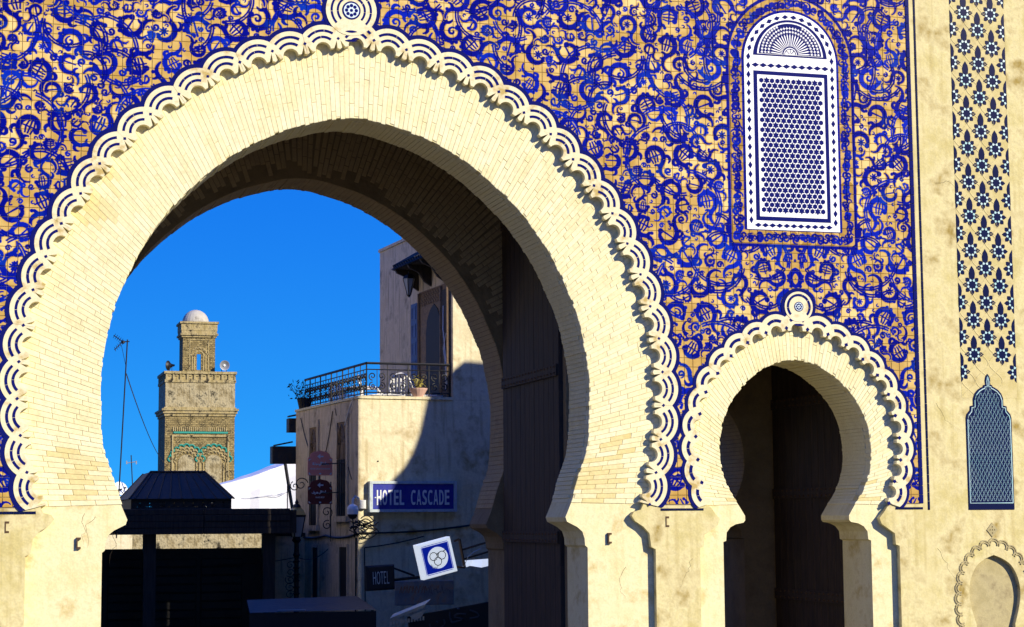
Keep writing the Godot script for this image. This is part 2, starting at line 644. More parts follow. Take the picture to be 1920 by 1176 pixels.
# ---------------------------------------------------------------- voussoir bricks
func wedge(st: SurfaceTool, a: Vector2, b: Vector2, c: Vector2, d: Vector2, z0: float, z1: float, ch: float) -> void:
	var m := (a + b + c + d) * 0.25
	var o: Array[Vector2] = [a, b, c, d]
	var f: Array[Vector2] = []
	for q in o:
		f.append(q + (m - q).normalized() * ch * 1.4)
	for i in 4:
		var j := (i + 1) % 4
		var h: Vector2 = (o[i] + o[j]) * 0.5 - m
		quad(st, Vector3(o[i].x, o[i].y, z0), Vector3(o[j].x, o[j].y, z0), Vector3(o[j].x, o[j].y, z1 - ch), Vector3(o[i].x, o[i].y, z1 - ch), Vector3(h.x, h.y, 0))
		quad(st, Vector3(o[i].x, o[i].y, z1 - ch), Vector3(o[j].x, o[j].y, z1 - ch), Vector3(f[j].x, f[j].y, z1), Vector3(f[i].x, f[i].y, z1), Vector3(h.x, h.y, 0).normalized() + Vector3(0, 0, 1))
	quad(st, Vector3(f[0].x, f[0].y, z1), Vector3(f[1].x, f[1].y, z1), Vector3(f[2].x, f[2].y, z1), Vector3(f[3].x, f[3].y, z1), Vector3(0, 0, 1))

# returns quads [a, b, c, d] of the ring: courses run from the inner to the outer curve
func ring_bricks(inner: PackedVector2Array, outer: PackedVector2Array, n: int, across: float, top_from: float) -> Array:
	var I := along(inner, n)
	var O := along(outer, n)
	var out := []
	for i in n:
		var joint := 0.0030
		var a0 := I[i]
		var a1 := I[i + 1]
		var b0 := O[i]
		var b1 := O[i + 1]
		var da := (a1 - a0).normalized() * joint * 0.5
		var db := (b1 - b0).normalized() * joint * 0.5
		var w := (a0 + a1).distance_to(b0 + b1) * 0.5
		var high := (a0.y + a1.y) * 0.5 > top_from
		var step := across / w * (1.7 if high else 1.0)
		var t := -step * (0.5 if i % 2 else 0.0) + rng.randf_range(-0.06, 0.06) * step
		if i % 3 == 2:
			t -= step * 0.25
		var jut := -rng.randf_range(0.004, 0.020) / w
		while t < 1.0:
			var t0 := maxf(t, jut)
			var t1 := minf(t + step * rng.randf_range(0.88, 1.12), 1.0)
			t = t1
			if 1.0 - t1 < step * 0.2:
				t1 = 1.0
				t = 1.0
			if t1 - t0 < 0.03:
				continue
			var g := joint * 0.5 / w
			if t0 > jut:
				t0 += g
			out.append([(a0 + da).lerp(b0 + db, t0), (a0 + da).lerp(b0 + db, t1 - g), (a1 - da).lerp(b1 - db, t1 - g), (a1 - da).lerp(b1 - db, t0)])
	return out

func build_ring(gate: Node3D, half: PackedVector2Array, cs: PackedVector2Array, cx: float, n: int, across: float, top_from: float, budget: int, out: float) -> void:
	var full := mirror_x(half)
	full.reverse()
	full = PackedVector2Array()
	for q in half:
		full.append(Vector2(-q.x, q.y))
	full.remove_at(full.size() - 1)
	var r := half.duplicate()
	r.reverse()
	full.append_array(r)
	full = shift(full, Vector2(cx, 0))
	var lowest := 3.22 if cx < 8.0 else 3.2
	while full[0].y < lowest:
		full.remove_at(0)
	while full[full.size() - 1].y < lowest:
		full.remove_at(full.size() - 1)
	var oc := PackedVector2Array()
	for i in cs.size():
		var t := (cs[mini(i + 1, cs.size() - 1)] - cs[maxi(i - 1, 0)]).normalized()
		oc.append(cs[i] + Vector2(-t.y, t.x) * out)
	var d0 := (oc[0] - oc[1]).normalized()
	var dn := (oc[oc.size() - 1] - oc[oc.size() - 2]).normalized()
	var ext := oc[0].y - lowest
	oc.insert(0, oc[0] + Vector2(0.02, -ext))
	oc.append(oc[oc.size() - 1] + Vector2(-0.02, -ext))
	# courses of the soffit, each a little proud or back, as one piece
	var I := along(full, n)
	var st := begin()
	for i in n:
		var e := rng.randf_range(0.004, 0.016)
		var t := (I[i + 1] - I[i]).normalized()
		var nn := Vector2(t.y, -t.x)
		var g := t * 0.004
		var a := I[i] + g
		var b := I[i + 1] - g
		wedge(st, a + nn * e, b + nn * e, b - nn * 0.05, a - nn * 0.05, -0.985, -0.26, 0.004)
	var ring := obj("arch_ring", st, M.brick[1], gate, true)
	ring.name = "arch_ring"
	var bricks := ring_bricks(full, oc, n, across, top_from)
	bricks.sort_custom(func(a, b): return (a[0].distance_to(a[1]) * a[0].distance_to(a[3])) > (b[0].distance_to(b[1]) * b[0].distance_to(b[3])))
	var rest := [begin(), begin(), begin(), begin(), begin(), begin()]
	for k in bricks.size():
		var q: Array = bricks[k]
		var v := rng.randi_range(0, 3)
		var mid: Vector2 = (q[0] + q[2]) * 0.5
		for sp in [[1.35, 3.62, 0.35], [2.0, 3.5, 0.3], [1.45, 6.95, 0.30], [1.62, 7.3, 0.22], [8.05, 3.55, 0.35], [8.3, 4.0, 0.22], [10.0, 3.4, 0.2], [11.75, 3.42, 0.25]]:
			if mid.distance_to(Vector2(sp[0], sp[1])) < sp[2] * rng.randf_range(0.4, 1.1):
				v = 4 + rng.randi_range(0, 1)
		var z := ZR + rng.randf_range(-0.0025, 0.0015)
		if k < budget:
			var s := begin()
			wedge(s, q[0], q[1], q[2], q[3], -0.25, z, 0.0045)
			obj("brick", s, M.brick[v], ring)
		else:
			wedge(rest[v], q[0], q[1], q[2], q[3], -0.25, z, 0.0045)
	for v in 6:
		obj("brickwork", rest[v], M.brick[v], ring, true)

# ---------------------------------------------------------------- the interlaced scallops round an arch
func cross_angle(c: Vector2, d: Vector2, r: float, up: Vector2) -> float:   # where two equal circles meet, on the outer side
	var m := (c + d) * 0.5
	var h := sqrt(maxf(r * r - c.distance_squared_to(m), 0.0))
	var u := (d - c).normalized()
	var nn := Vector2(-u.y, u.x)
	if nn.dot(up) < 0:
		nn = -nn
	return (m + nn * h - c).angle()

func unwind(a: float, ref: float) -> float:
	return ref + wrapf(a - ref, -PI, PI)

func build_scallops(gate: Node3D, cs: PackedVector2Array, R: float, rin: float, bands: Array, notch: Array, border: float) -> void:
	var n := cs.size()
	var bst := begin()
	var items := []
	for i in n:
		var c := cs[i]
		var p := cs[i - 1] if i > 0 else c * 2 - cs[1]
		var q := cs[i + 1] if i < n - 1 else c * 2 - cs[n - 2]
		var t := (q - p).normalized()
		var up := Vector2(-t.y, t.x)
		var ua := up.angle()
		# blue outline behind the scallop
		var a0 := unwind(cross_angle(c, p, R + border, up), ua)
		var a1 := unwind(cross_angle(c, q, R + border, up), ua)
		var b0 := unwind(cross_angle(c, p, R - 0.03, up), ua)
		var b1 := unwind(cross_angle(c, q, R - 0.03, up), ua)
		var pl := arc2(c, R + border, a0, a1, 10)
		pl.append_array(arc2(c, R - 0.03, b1, b0, 10))
		prism(bst, pl, -0.03, 0.016, false)
		# plaster plate
		var e0 := unwind(cross_angle(c, p, R, up), ua)
		var e1 := unwind(cross_angle(c, q, R, up), ua)
		var pp := arc2(c, R, e0, e1, 14)
		var mr := (c + q) * 0.5
		var ml := (c + p) * 0.5
		var tr := (q - c).normalized()
		var tl := (p - c).normalized()
		var hs := c.distance_to(mr)
		var hl := c.distance_to(ml)
		var nr := Vector2(-tr.y, tr.x)
		if nr.dot(up) < 0:
			nr = -nr
		var nl := Vector2(-tl.y, tl.x)
		if nl.dot(up) < 0:
			nl = -nl
		if notch.size() == 1:
			pp.append(mr + nr * notch[0])
			pp.append(c + tr * hs * 0.86)
		else:
			pp.append(mr - nr * 0.02)
		if notch.size() > 1:
			pp.append(c + tr * (hs * notch[0] + 0.012) - nr * 0.004)
			pp.append(c + tr * (hs * notch[0] + 0.02) + nr * notch[1])
			pp.append(c + tr * (hs * notch[0] - 0.03) + nr * 0.0)
		pp.append_array(arc2(c, rin, unwind(tr.angle(), ua), unwind(tl.angle(), ua), 12))
		if notch.size() == 1:
			pp.append(c + tl * hl * 0.86)
			pp.append(ml + nl * notch[0])
		if notch.size() > 1:
			pp.append(c + tl * (hl * notch[0] - 0.03))
			pp.append(c + tl * (hl * notch[0] + 0.02) + nl * notch[1])
			pp.append(c + tl * (hl * notch[0] + 0.012) - nl * 0.004)
		if notch.size() != 1:
			pp.append(ml - nl * 0.02)
		items.append([c, p, q, ua, pp, nr])
	var band := obj("scallop_band", bst, M.glaze_dark, gate)
	for it in items:
		var c: Vector2 = it[0]
		var ua: float = it[3]
		var st := begin()
		prism(st, it[4], ZR - 0.012, 0.022 + rng.randf_range(-0.0025, 0.002))
		obj("scallop", st, M.trim, band)
		for bd in bands:
			var s2 := begin()
			var rm: float = (bd[0] + bd[1]) * 0.5
			var lim := []
			for o in [it[1], it[2]]:
				var sg: float = signf(wrapf((o - c).angle() - ua, -PI, PI))
				var a := 0.0
				while a < 1.4 and (c + Vector2.from_angle(ua + sg * a) * rm).distance_to(o) > R + 0.012:
					a += 0.02
				lim.append(ua + sg * a)
			var parts := 3 if bd[0] > 0.2 else 2
			for k in parts:
				var u0: float = lerpf(lim[0], lim[1], (k + 0.02) / parts)
				var u1: float = lerpf(lim[0], lim[1], (k + 0.98) / parts)
				prism(s2, sector(c, bd[0], bd[1], u0, u1, 6), 0.015, 0.0255, false)
			obj("blue_arc", s2, M.glaze_dark, band)
		# small diamond where the outer bands cross
		var q2: Vector2 = it[2]
		var mid := (c + q2) * 0.5
		var rr: float = (bands[0][0] + bands[0][1]) * 0.5
		var h := sqrt(maxf(rr * rr - c.distance_squared_to(mid), 0.0))
		var up2: Vector2 = it[5]
		var w: float = (bands[0][1] - bands[0][0]) * 0.7
		var s3 := begin()
		var ce := mid + up2 * h
		var tt := (q2 - c).normalized()
		prism(s3, PackedVector2Array([ce - tt * w, ce - up2 * w, ce + tt * w, ce + up2 * w]), 0.015, 0.0255, false)
		obj("diamond_tile", s3, M.glaze_dark, band)

# ---------------------------------------------------------------- glazed tiles
func tile_at(st: SurfaceTool, x: float, y: float, s: float, gap: float) -> void:
	var h := s * 0.5 - gap
	var ch := 0.004
	var z := 0.011 + rng.randf_range(-0.0012, 0.0012)
	var tx := rng.randf_range(-0.009, 0.009)
	var ty := rng.randf_range(-0.009, 0.009)
	var co := [Vector2(-h, -h), Vector2(h, -h), Vector2(h, h), Vector2(-h, h)]
	var nrm := Vector3(-tx, -ty, 1).normalized()
	var f := []
	var o := []
	for c in co:
		var i: Vector2 = c - c.sign() * ch
		f.append(Vector3(x + i.x, y + i.y, z + i.x * tx + i.y * ty))
		o.append(Vector3(x + c.x, y + c.y, z - 0.003 + c.x * tx + c.y * ty))
	var order := [0, 2, 1, 0, 3, 2]
	for k in order:
		st.set_normal(nrm)
		st.set_uv(Vector2((f[k].x - AX) / AW, (AY + AH - f[k].y) / AH))
		st.add_vertex(f[k])
	for i in 4:
		var j := (i + 1) % 4
		var m: Vector2 = (co[i] + co[j]) * 0.5
		var nn := Vector3(m.x, m.y, h).normalized()
		var back := [Vector3(o[i].x, o[i].y, -0.004), Vector3(o[j].x, o[j].y, -0.004)]
		for tr in [[f[i], f[j], o[j]], [f[i], o[j], o[i]], [o[i], o[j], back[1]], [o[i], back[1], back[0]]]:
			for v in tr:
				st.set_normal(nn)
				st.set_uv(Vector2((v.x - AX) / AW, (AY + AH - v.y) / AH))
				st.add_vertex(v)

func strip(called: String, parent: Node, x0: float, x1: float, y0: float, y1: float, step: float, z: float, m: Material) -> void:
	var st := begin()
	var tall := y1 - y0 > x1 - x0
	var n := maxi(1, int(round((y1 - y0 if tall else x1 - x0) / step)))
	for k in n:
		var a := float(k) / n
		var b := float(k + 1) / n
		var zz := z + rng.randf_range(-0.001, 0.001)
		if tall:
			bevel_box(st, Vector3((x0 + x1) / 2, lerpf(y0, y1, (a + b) / 2), zz / 2), Vector3(x1 - x0, (y1 - y0) / n - 0.005, zz), 0.003)
		else:
			bevel_box(st, Vector3(lerpf(x0, x1, (a + b) / 2), (y0 + y1) / 2, zz / 2), Vector3((x1 - x0) / n - 0.005, y1 - y0, zz), 0.003)
	obj(called, st, m, parent)

func inside_arch(q: Vector2, cs: PackedVector2Array, R: float, cx: float) -> bool:
	for c in cs:
		if q.distance_squared_to(c) < R * R:
			return true
	return Geometry2D.is_point_in_polygon(q, cs)

func build_tiles(gate: Node3D, big: PackedVector2Array, small: PackedVector2Array) -> void:
	var s := 0.122
	var y0 := 3.215
	var spots := []
	var x := 12.64 - s * 0.5
	var col := 0
	while x > -2.2:
		for row in 64:
			var y := y0 + s * (row + 0.5)
			if y > 10.95:
				break
			var buried := true
			for k in [Vector2(-1, -1), Vector2(1, -1), Vector2(1, 1), Vector2(-1, 1)]:
				var q: Vector2 = Vector2(x, y) + k * s * 0.5
				if not (inside_arch(q, big, 0.30, CX) or inside_arch(q, small, 0.225, SX)):
					buried = false
					break
			if buried:
				continue
			if y < 3.6 and (absf(x - CX) < 3.9 or absf(x - SX) < 1.36):
				continue
			if absf(x - 10.86) < 0.56 and y > 7.1 and y < 9.3:
				continue
			if absf(x - 10.86) < 0.3 and y > 7.1 and y < 9.7:
				continue
			spots.append(Vector2(x, y))
		x -= s
	# those wholly in view and uncovered come first
	var cam := Vector3(0, 3, 24)
	spots.sort_custom(func(a, b):
		return tile_rank(a, big, small, cam) < tile_rank(b, big, small, cam))
	var st := begin()
	var backing := PackedVector2Array([Vector2(12.66, 3.205), Vector2(12.66, 10.97), Vector2(-2.2, 10.97), Vector2(-2.2, 3.205)])
	var rb := recess(big, 0.2, PackedVector2Array([Vector2(4.05, 3.205)]), CX)
	var rs := recess(small, 0.16, PackedVector2Array([Vector2(1.44, 3.205)]), SX)
	backing.append_array(rb)
	backing.append_array(rs)
	prism(st, backing, -0.02, 0.0012, false)
	var panel := obj("tile_panel", st, M.mortar, gate)
	var rest := begin()
	for i in spots.size():
		if i < 300:
			var a := begin()
			tile_at(a, spots[i].x, spots[i].y, s, 0.0028)
			obj("tile", a, M.tiles, panel)
		else:
			tile_at(rest, spots[i].x, spots[i].y, s, 0.0028)
	obj("tilework", rest, M.tiles, panel, true)

func tile_rank(q: Vector2, big: PackedVector2Array, small: PackedVector2Array, cam: Vector3) -> float:
	var d := Vector3(q.x, q.y, 0).distance_to(cam)
	if q.x < 0.75 or q.y > 9.4 or absf(q.x - 10.86) < 1.0 and q.y > 6.9 or inside_arch(q, big, 0.45, CX) or inside_arch(q, small, 0.36, SX):
		d += 100.0
	return d

# ---------------------------------------------------------------- gate ornaments
func build_medallions(gate: Node3D) -> void:
	for which in 2:
		var c := Vector2(4.69, 9.615) if which == 0 else Vector2(10.9, 5.895)
		var k := 1.0 if which == 0 else 0.62
		var s0 := begin()
		prism(s0, arc2(c, 0.335 * k + 0.05, 0, TAU * 35 / 36.0, 35), -0.02, 0.0185, false)
		var o := obj("medallion", s0, M.glaze_dark, gate)
		var s1 := begin()
		prism(s1, arc2(c, 0.335 * k, 0, TAU * 35 / 36.0, 35), -0.02, 0.0275, false)
		obj("plaster_disc", s1, M.trim, o)
		var rings := [[0.245, 0.273], [0.165, 0.192]] if which == 0 else [[0.200 * k / 0.62 * 0.72, 0.245 * k / 0.62 * 0.72]]
		for r in rings:
			var s2 := begin()
			for p in 7:
				var a0 := lerpf(-0.75, PI + 0.75, (p + 0.02) / 7.0)
				var a1 := lerpf(-0.75, PI + 0.75, (p + 0.98) / 7.0)
				prism(s2, sector(c, r[0], r[1], a0, a1, 5), 0.02, 0.031, false)
			obj("blue_arc", s2, M.glaze_dark, o)
		for e in ([0.28, 0.40] if which == 0 else [0.25]):
			var s3 := begin()
			var lens := PackedVector2Array()
			for i in 9:
				var t := i / 8.0 * 2 - 1
				lens.append(c + Vector2(t * 0.08, -e + 0.016 * (1 - t * t)))
			for i in range(7, 0, -1):
				var t := i / 8.0 * 2 - 1
				lens.append(c + Vector2(t * 0.08, -e - 0.016 * (1 - t * t)))
			prism(s3, lens, 0.02, 0.031, false)
			obj("lens_tile", s3, M.glaze_dark, o)
		var rk := 1.0 if which == 0 else 0.55
		var s4 := begin()
		prism(s4, arc2(c, 0.122 * rk, 0, TAU * 31 / 32.0, 31), 0.02, 0.0315, false)
		obj("rosette_rim", s4, M.glaze_dark, o)
		var s5 := begin()
		prism(s5, arc2(c, 0.100 * rk, 0, TAU * 31 / 32.0, 31), 0.02, 0.0335, false)
		obj("rosette_disc", s5, M.pale, o)
		var s6 := begin()
		for i in 8:
			prism(s6, arc2(c + Vector2.from_angle(i * PI / 4) * 0.064 * rk, 0.0235 * rk, 0, TAU * 9 / 10.0, 9), 0.03, 0.0355, false)
		prism(s6, arc2(c, 0.022 * rk, 0, TAU * 9 / 10.0, 9), 0.03, 0.0355, false)
		obj("rosette_petals", s6, M.glaze_dark, o)

func lozenges(st: SurfaceTool, path: PackedVector2Array, n: int, a: float, b: float, z0: float, z1: float) -> void:
	var p := along(path, n * 2)
	for i in n:
		var c := p[i * 2 + 1]
		var t := (p[i * 2 + 2] - p[i * 2]).normalized()
		var u := Vector2(-t.y, t.x)
		prism(st, PackedVector2Array([c - t * a, c - t * a * 0.25 - u * b * 0.75, c - u * b, c + t * a * 0.25 - u * b * 0.75, c + t * a, c + t * a * 0.25 + u * b * 0.75, c + u * b, c - t * a * 0.25 + u * b * 0.75]), z0, z1, false)

func build_window(gate: Node3D) -> void:
	var cx := 10.86
	var sp := 9.31
	var outline := func(h: float, y: float) -> PackedVector2Array:
		var p := PackedVector2Array([Vector2(cx - h, y), Vector2(cx + h, y)])
		p.append_array(arc2(Vector2(cx, sp), h, 0, PI, 28))
		return p
	var s := begin()
	prism(s, outline.call(0.69, 6.945), -0.02, 0.020, false)
	var o := obj("window_panel", s, M.white, gate)
	# lozenge chain in the white frame
	s = begin()
	var path := PackedVector2Array([Vector2(cx - 0.627, 7.01), Vector2(cx - 0.627, sp)])
	path.append_array(arc2(Vector2(cx, sp), 0.627, PI, 0, 28))
	path.append(Vector2(cx + 0.627, 7.01))
	lozenges(s, path, 52, 0.050, 0.031, 0.01, 0.0235)
	lozenges(s, PackedVector2Array([Vector2(cx - 0.58, 7.005), Vector2(cx + 0.58, 7.005)]), 11, 0.052, 0.031, 0.01, 0.0235)
	lozenges(s, PackedVector2Array([Vector2(cx - 0.58, 9.235), Vector2(cx + 0.58, 9.235)]), 10, 0.058, 0.032, 0.01, 0.0235)
	obj("lozenge_chain", s, M.glaze_dark, o, true)
	# blue bands inside the frame
	s = begin()
	prism(s, rect2(cx - 0.555, cx + 0.555, 7.07, 9.155), 0.0, 0.0225, false)
	obj("blue_band", s, M.glaze_dark, o)
	s = begin()
	prism(s, rect2(cx - 0.50, cx + 0.50, 7.125, 9.10), 0.0, 0.0245, false)
	obj("lattice_field", s, M.white, o)
	s = begin()
	var lun := arc2(Vector2(cx, sp + 0.03), 0.555, 0.06, PI - 0.06, 28)
	prism(s, lun, 0.0, 0.0225, false)
	obj("blue_band", s, M.glaze_dark, o)
	s = begin()
	prism(s, arc2(Vector2(cx, sp + 0.055), 0.495, 0.06, PI - 0.06, 28), 0.0, 0.0245, false)
	var lf := obj("lunette", s, M.white, o)
	s = begin()
	prism(s, arc2(Vector2(cx, sp + 0.06), 0.472, 0.065, PI - 0.065, 28), 0.0, 0.0265, false)
	obj("lunette_ground", s, M.glaze_dark, o)
	s = begin()
	var b := Vector2(cx, sp + 0.09)
	for i in 21:
		var a := PI * (i + 0.5) / 21.0
		var d := Vector2.from_angle(a)
		var u := Vector2(-d.y, d.x)
		prism(s, PackedVector2Array([b + d * 0.12 - u * 0.004, b + d * 0.27 - u * 0.008, b + d * 0.30, b + d * 0.27 + u * 0.008, b + d * 0.12 + u * 0.004]), 0.02, 0.0295, false)
	prism(s, arc2(b, 0.10, 0, PI, 14), 0.02, 0.0295, false)
	obj("lunette_rays", s, M.white, o)
	s = begin()
	for k in 3:
		for i in 3:
			var a := PI * (0.25 + 0.25 * k)
			prism(s, star2(b + Vector2.from_angle(a) * (0.03 + 0.02 * i), 0.011, 0.006, 3, a), 0.025, 0.0325, false)
	prism(s, sector(b, 0.078, 0.088, 0.05, PI - 0.05, 14), 0.025, 0.0325, false)
	obj("lunette_shell", s, M.glaze_dark, o, true)
	s = begin()
	for row in 3:
		var rr := 0.325 + row * 0.05
		var n := [23, 27, 30][row] as int
		for i in n:
			var a := PI * (i + 0.5) / n
			var q := b + Vector2.from_angle(a) * rr
			if q.distance_to(Vector2(cx, sp + 0.06)) > 0.452:
				continue
			prism(s, star2(q, 0.024, 0.009, 6 if row != 1 else 4, a), 0.02, 0.0295, false)
	obj("lunette_stars", s, M.white, o, true)
	# star and hexagon lattice
	var star := begin()
	prism(star, star2(Vector2.ZERO, 0.052, 0.0305, 6, PI / 6), 0.02, 0.0275, false)
	var sm: ArrayMesh = star.commit()
	sm.surface_set_material(0, M.glaze_dark)
	s = begin()
	var ax := 0.0
	for r in range(0, 29):
		var y := 7.15 + r * 0.0693
		for c in range(-6, 7):
			var x := cx + c * 0.24 * 0.5
			if (c + r) % 2 != 0:
				continue
			for h in [-1, 1]:
				var hx: float = x + h * 0.08
				if absf(hx - cx) < 0.468 and y > 7.155 and y < 9.075:
					prism(s, star2(Vector2(hx, y), 0.0365, 0.0316, 6, PI / 6), 0.02, 0.0275, false)
			if absf(x - cx) < 0.47 and y > 7.165 and y < 9.06:
				var t := obj_mesh("star_tile", sm, o)
				t.position = Vector3(x, y, rng.randf_range(-0.0008, 0.0008))
	obj("hexagon_tiles", s, M.glaze_dark, o, true)

func add_polys(st: SurfaceTool, p: PackedVector2Array, clip: PackedVector2Array, z0: float, z1: float) -> void:
	for q in Geometry2D.intersect_polygons(p, clip):
		if q.size() > 2 and not Geometry2D.is_polygon_clockwise(q):
			prism(st, q, z0, z1, false)

func build_star_band(gate: Node3D) -> void:
	var x0 := 13.35
	var x1 := 14.215
	var y0 := 4.68
	var top := 11.2
	var clip := rect2(x0, x1, y0, top)
	var w := (x1 - x0) / 2.0
	var s := begin()
	prism(s, rect2(x0, x1, y0, top), -0.02, 0.0016, false)
	# thin lime ribs that weave round the stars
	for k in range(-1, 3):
		for sg in [-1.0, 1.0]:
			var y := y0
			var pts := PackedVector3Array()
			while y < top:
				var ph := (y - 0.02) / 0.49 * TAU
				var xx: float = x0 + w * 0.5 * k + w * 0.25 + sg * w * 0.235 * cos(ph + k * PI)
				if xx > x0 + 0.01 and xx < x1 - 0.01:
					pts.append(Vector3(xx, y, -0.013))
				elif pts.size() > 1:
					tube(s, pts, 0.020, 6)
					pts = PackedVector3Array()
				else:
					pts = PackedVector3Array()
				y += 0.035
			if pts.size() > 1:
				tube(s, pts, 0.020, 6)
	var o := obj("star_band", s, M.ochre_plaster, gate)
	for col in range(0, 5):
		for row in range(-1, 15):
			var c := Vector2(x0 + w * 0.5 * col, 4.80 + 0.49 * row + (0.245 if col % 2 == 0 else 0.0))
			c.x += rng.randf_range(-0.003, 0.003)
			if c.y > top - 0.2 or c.y < y0 - 0.05:
				continue
			var shield := absf(c.x - 13.76) < 0.30 and c.y < 5.06
			if shield:
				continue
			var d := begin()
			var body := PackedVector2Array()
			for i in 8:
				var a := i * PI / 4
				var r := 0.148 if i % 2 == 0 else 0.140
				body.append_array([c + Vector2.from_angle(a - 0.25) * 0.118, c + Vector2.from_angle(a) * r, c + Vector2.from_angle(a + 0.25) * 0.118])
				body.append(c + Vector2.from_angle(a + PI / 8) * 0.080)
			add_polys(d, body, clip, -0.01, 0.006)
			var leaf := PackedVector2Array([c + Vector2(-0.040, 0.09), c + Vector2(0.040, 0.09), c + Vector2(0.048, 0.16), c + Vector2(0.036, 0.215), c + Vector2(0.0, 0.27), c + Vector2(-0.036, 0.215), c + Vector2(-0.048, 0.16)])
			add_polys(d, leaf, clip, -0.01, 0.007)
			var t := begin()
			add_polys(t, star2(c, 0.092, 0.064, 8, PI / 8), clip, -0.01, 0.0095)
			var e := begin()
			add_polys(e, star2(c, 0.070, 0.049, 8, 0.0), clip, -0.01, 0.0125)
			var m: ArrayMesh = d.commit()
			if m.get_surface_count() == 0:
				continue
			m.surface_set_material(0, M.glaze_black)
			t.commit(m)
			if m.get_surface_count() > 1:
				m.surface_set_material(1, M.teal)
			e.commit(m)
			if m.get_surface_count() > 2:
				m.surface_set_material(2, M.glaze_black)
			obj_mesh("star_tile", m, o)

func build_lattice_panel(gate: Node3D) -> void:
	var cx := 13.755
	var half := PackedVector2Array([Vector2(0.355, 3.125), Vector2(0.355, 4.40), Vector2(0.34, 4.455), Vector2(0.29, 4.51), Vector2(0.285, 4.565), Vector2(0.235, 4.575), Vector2(0.235, 4.67), Vector2(0.21, 4.74), Vector2(0.16, 4.795), Vector2(0.10, 4.83), Vector2(0.075, 4.835), Vector2(0.07, 4.86), Vector2(0.035, 4.865), Vector2(0.042, 4.93), Vector2(0.028, 4.985), Vector2(0.0, 5.02)])
	var shape := func(inset: float, y0: float) -> PackedVector2Array:
		var r := PackedVector2Array()
		for q in half:
			r.append(Vector2(cx + maxf(q.x - inset, 0.004 if q.x > 0 else 0.0), maxf(q.y - (inset if q.y > 4.0 else 0.0), y0)))
		var l := PackedVector2Array()
		for i in range(r.size() - 2, -1, -1):
			l.append(Vector2(2 * cx - r[i].x, r[i].y))
		r.append_array(l)
		return r
	var s := begin()
	prism(s, shape.call(0.0, 3.125), -0.02, 0.010, false)
	var o := obj("lattice_panel", s, M.glaze_black, gate)
	s = begin()
	var rim: PackedVector2Array = shape.call(0.024, 3.215)
	var pts := PackedVector3Array()
	for q in rim:
		pts.append(Vector3(q.x, q.y, 0.011))
	pts.append(pts[0])
	tube(s, pts, 0.009, 5)
	obj("rim", s, M.teal, o)
	s = begin()
	var fieldp: PackedVector2Array = shape.call(0.036, 3.235)
	var n := 11
	var dx := 0.64 / n
	var dy := 0.108
	for r in range(0, 17):
		for c in range(-n, n + 1):
			var p := Vector2(cx + c * dx * 0.5, 3.24 + r * dy + (dy * 0.5 if absi(c) % 2 else 0.0))
			for sg in [-1.0, 1.0]:
				var q: Vector2 = p + Vector2(sg * dx * 0.5, dy * 0.5)
				var m := p.lerp(q, 0.5)
				if not (Geometry2D.is_point_in_polygon(p.lerp(q, 0.1), fieldp) and Geometry2D.is_point_in_polygon(p.lerp(q, 0.9), fieldp)):
					continue
				# each bar bends like an ogee
				tube(s, PackedVector3Array([Vector3(p.x, p.y + 0.006, 0.010), Vector3(lerpf(p.x, q.x, 0.36), lerpf(p.y, q.y, 0.16), 0.012), Vector3(lerpf(p.x, q.x, 0.64), lerpf(p.y, q.y, 0.84), 0.012), Vector3(q.x, q.y - 0.006, 0.010)]), 0.0042, 4)
	obj("lattice", s, M.teal, o)

func blind_half() -> PackedVector2Array:
	return smooth(PackedVector2Array([Vector2(0.30, 1.55), Vector2(0.36, 1.75), Vector2(0.395, 1.95), Vector2(0.37, 2.16), Vector2(0.28, 2.34), Vector2(0.15, 2.44), Vector2(0.0, 2.50)]), 5)

func build_blind(gate: Node3D) -> void:
	var cx := 13.765
	var s := begin()
	prism(s, opening(blind_half(), PackedVector2Array([Vector2(0.30, -0.25)]), 13.765), ZR - 0.03, ZR + 0.012, false)
	obj("blind_arch", s, M.grimy, gate)
	s = begin()
	var ctr := PackedVector2Array([Vector2(0.44, 1.35), Vector2(0.52, 1.65), Vector2(0.535, 1.95), Vector2(0.47, 2.27), Vector2(0.33, 2.48), Vector2(0.16, 2.60), Vector2(0.0, 2.64)])
	var f := ctr.duplicate()
	f.reverse()
	var all := PackedVector2Array()
	for q in f:
		all.append(Vector2(-q.x, q.y))
	all.reverse()
	all.remove_at(all.size() - 1)
	all.append_array(f)
	all = along(smooth(all, 6), 22)
	for i in all.size():
		var t := (all[mini(i + 1, 22)] - all[maxi(i - 1, 0)]).normalized()
		var up := Vector2(-t.y, t.x).angle()
		var c := all[i] + Vector2(cx, 0)
		for r in [0.088, 0.058]:
			var p := PackedVector3Array()
			for q in arc2(c, r, up - 1.75, up + 1.75, 9):
				p.append(Vector3(q.x, q.y, 0.003 if r > 0.07 else 0.0055))
			tube(s, p, 0.013 if r > 0.07 else 0.011, 5)
	var o := obj("blind_arch_border", s, M.grimy, gate)
	s = begin()
	var d := Vector2(13.75, 2.845)
	prism(s, PackedVector2Array([d + Vector2(-0.085, 0), d + Vector2(0, -0.10), d + Vector2(0.085, 0), d + Vector2(0, 0.10)]), -0.01, 0.012)
	var dm := obj("diamond", s, M.grimy, o)
	s = begin()
	for q in [Vector2.ZERO, Vector2(0.035, 0), Vector2(-0.035, 0), Vector2(0, 0.042), Vector2(0, -0.042)]:
		prism(s, arc2(d + q, 0.008, 0, TAU * 7 / 8.0, 7), 0.0, 0.0145, false)
	obj("diamond_dots", s, M.dark_hole, o)

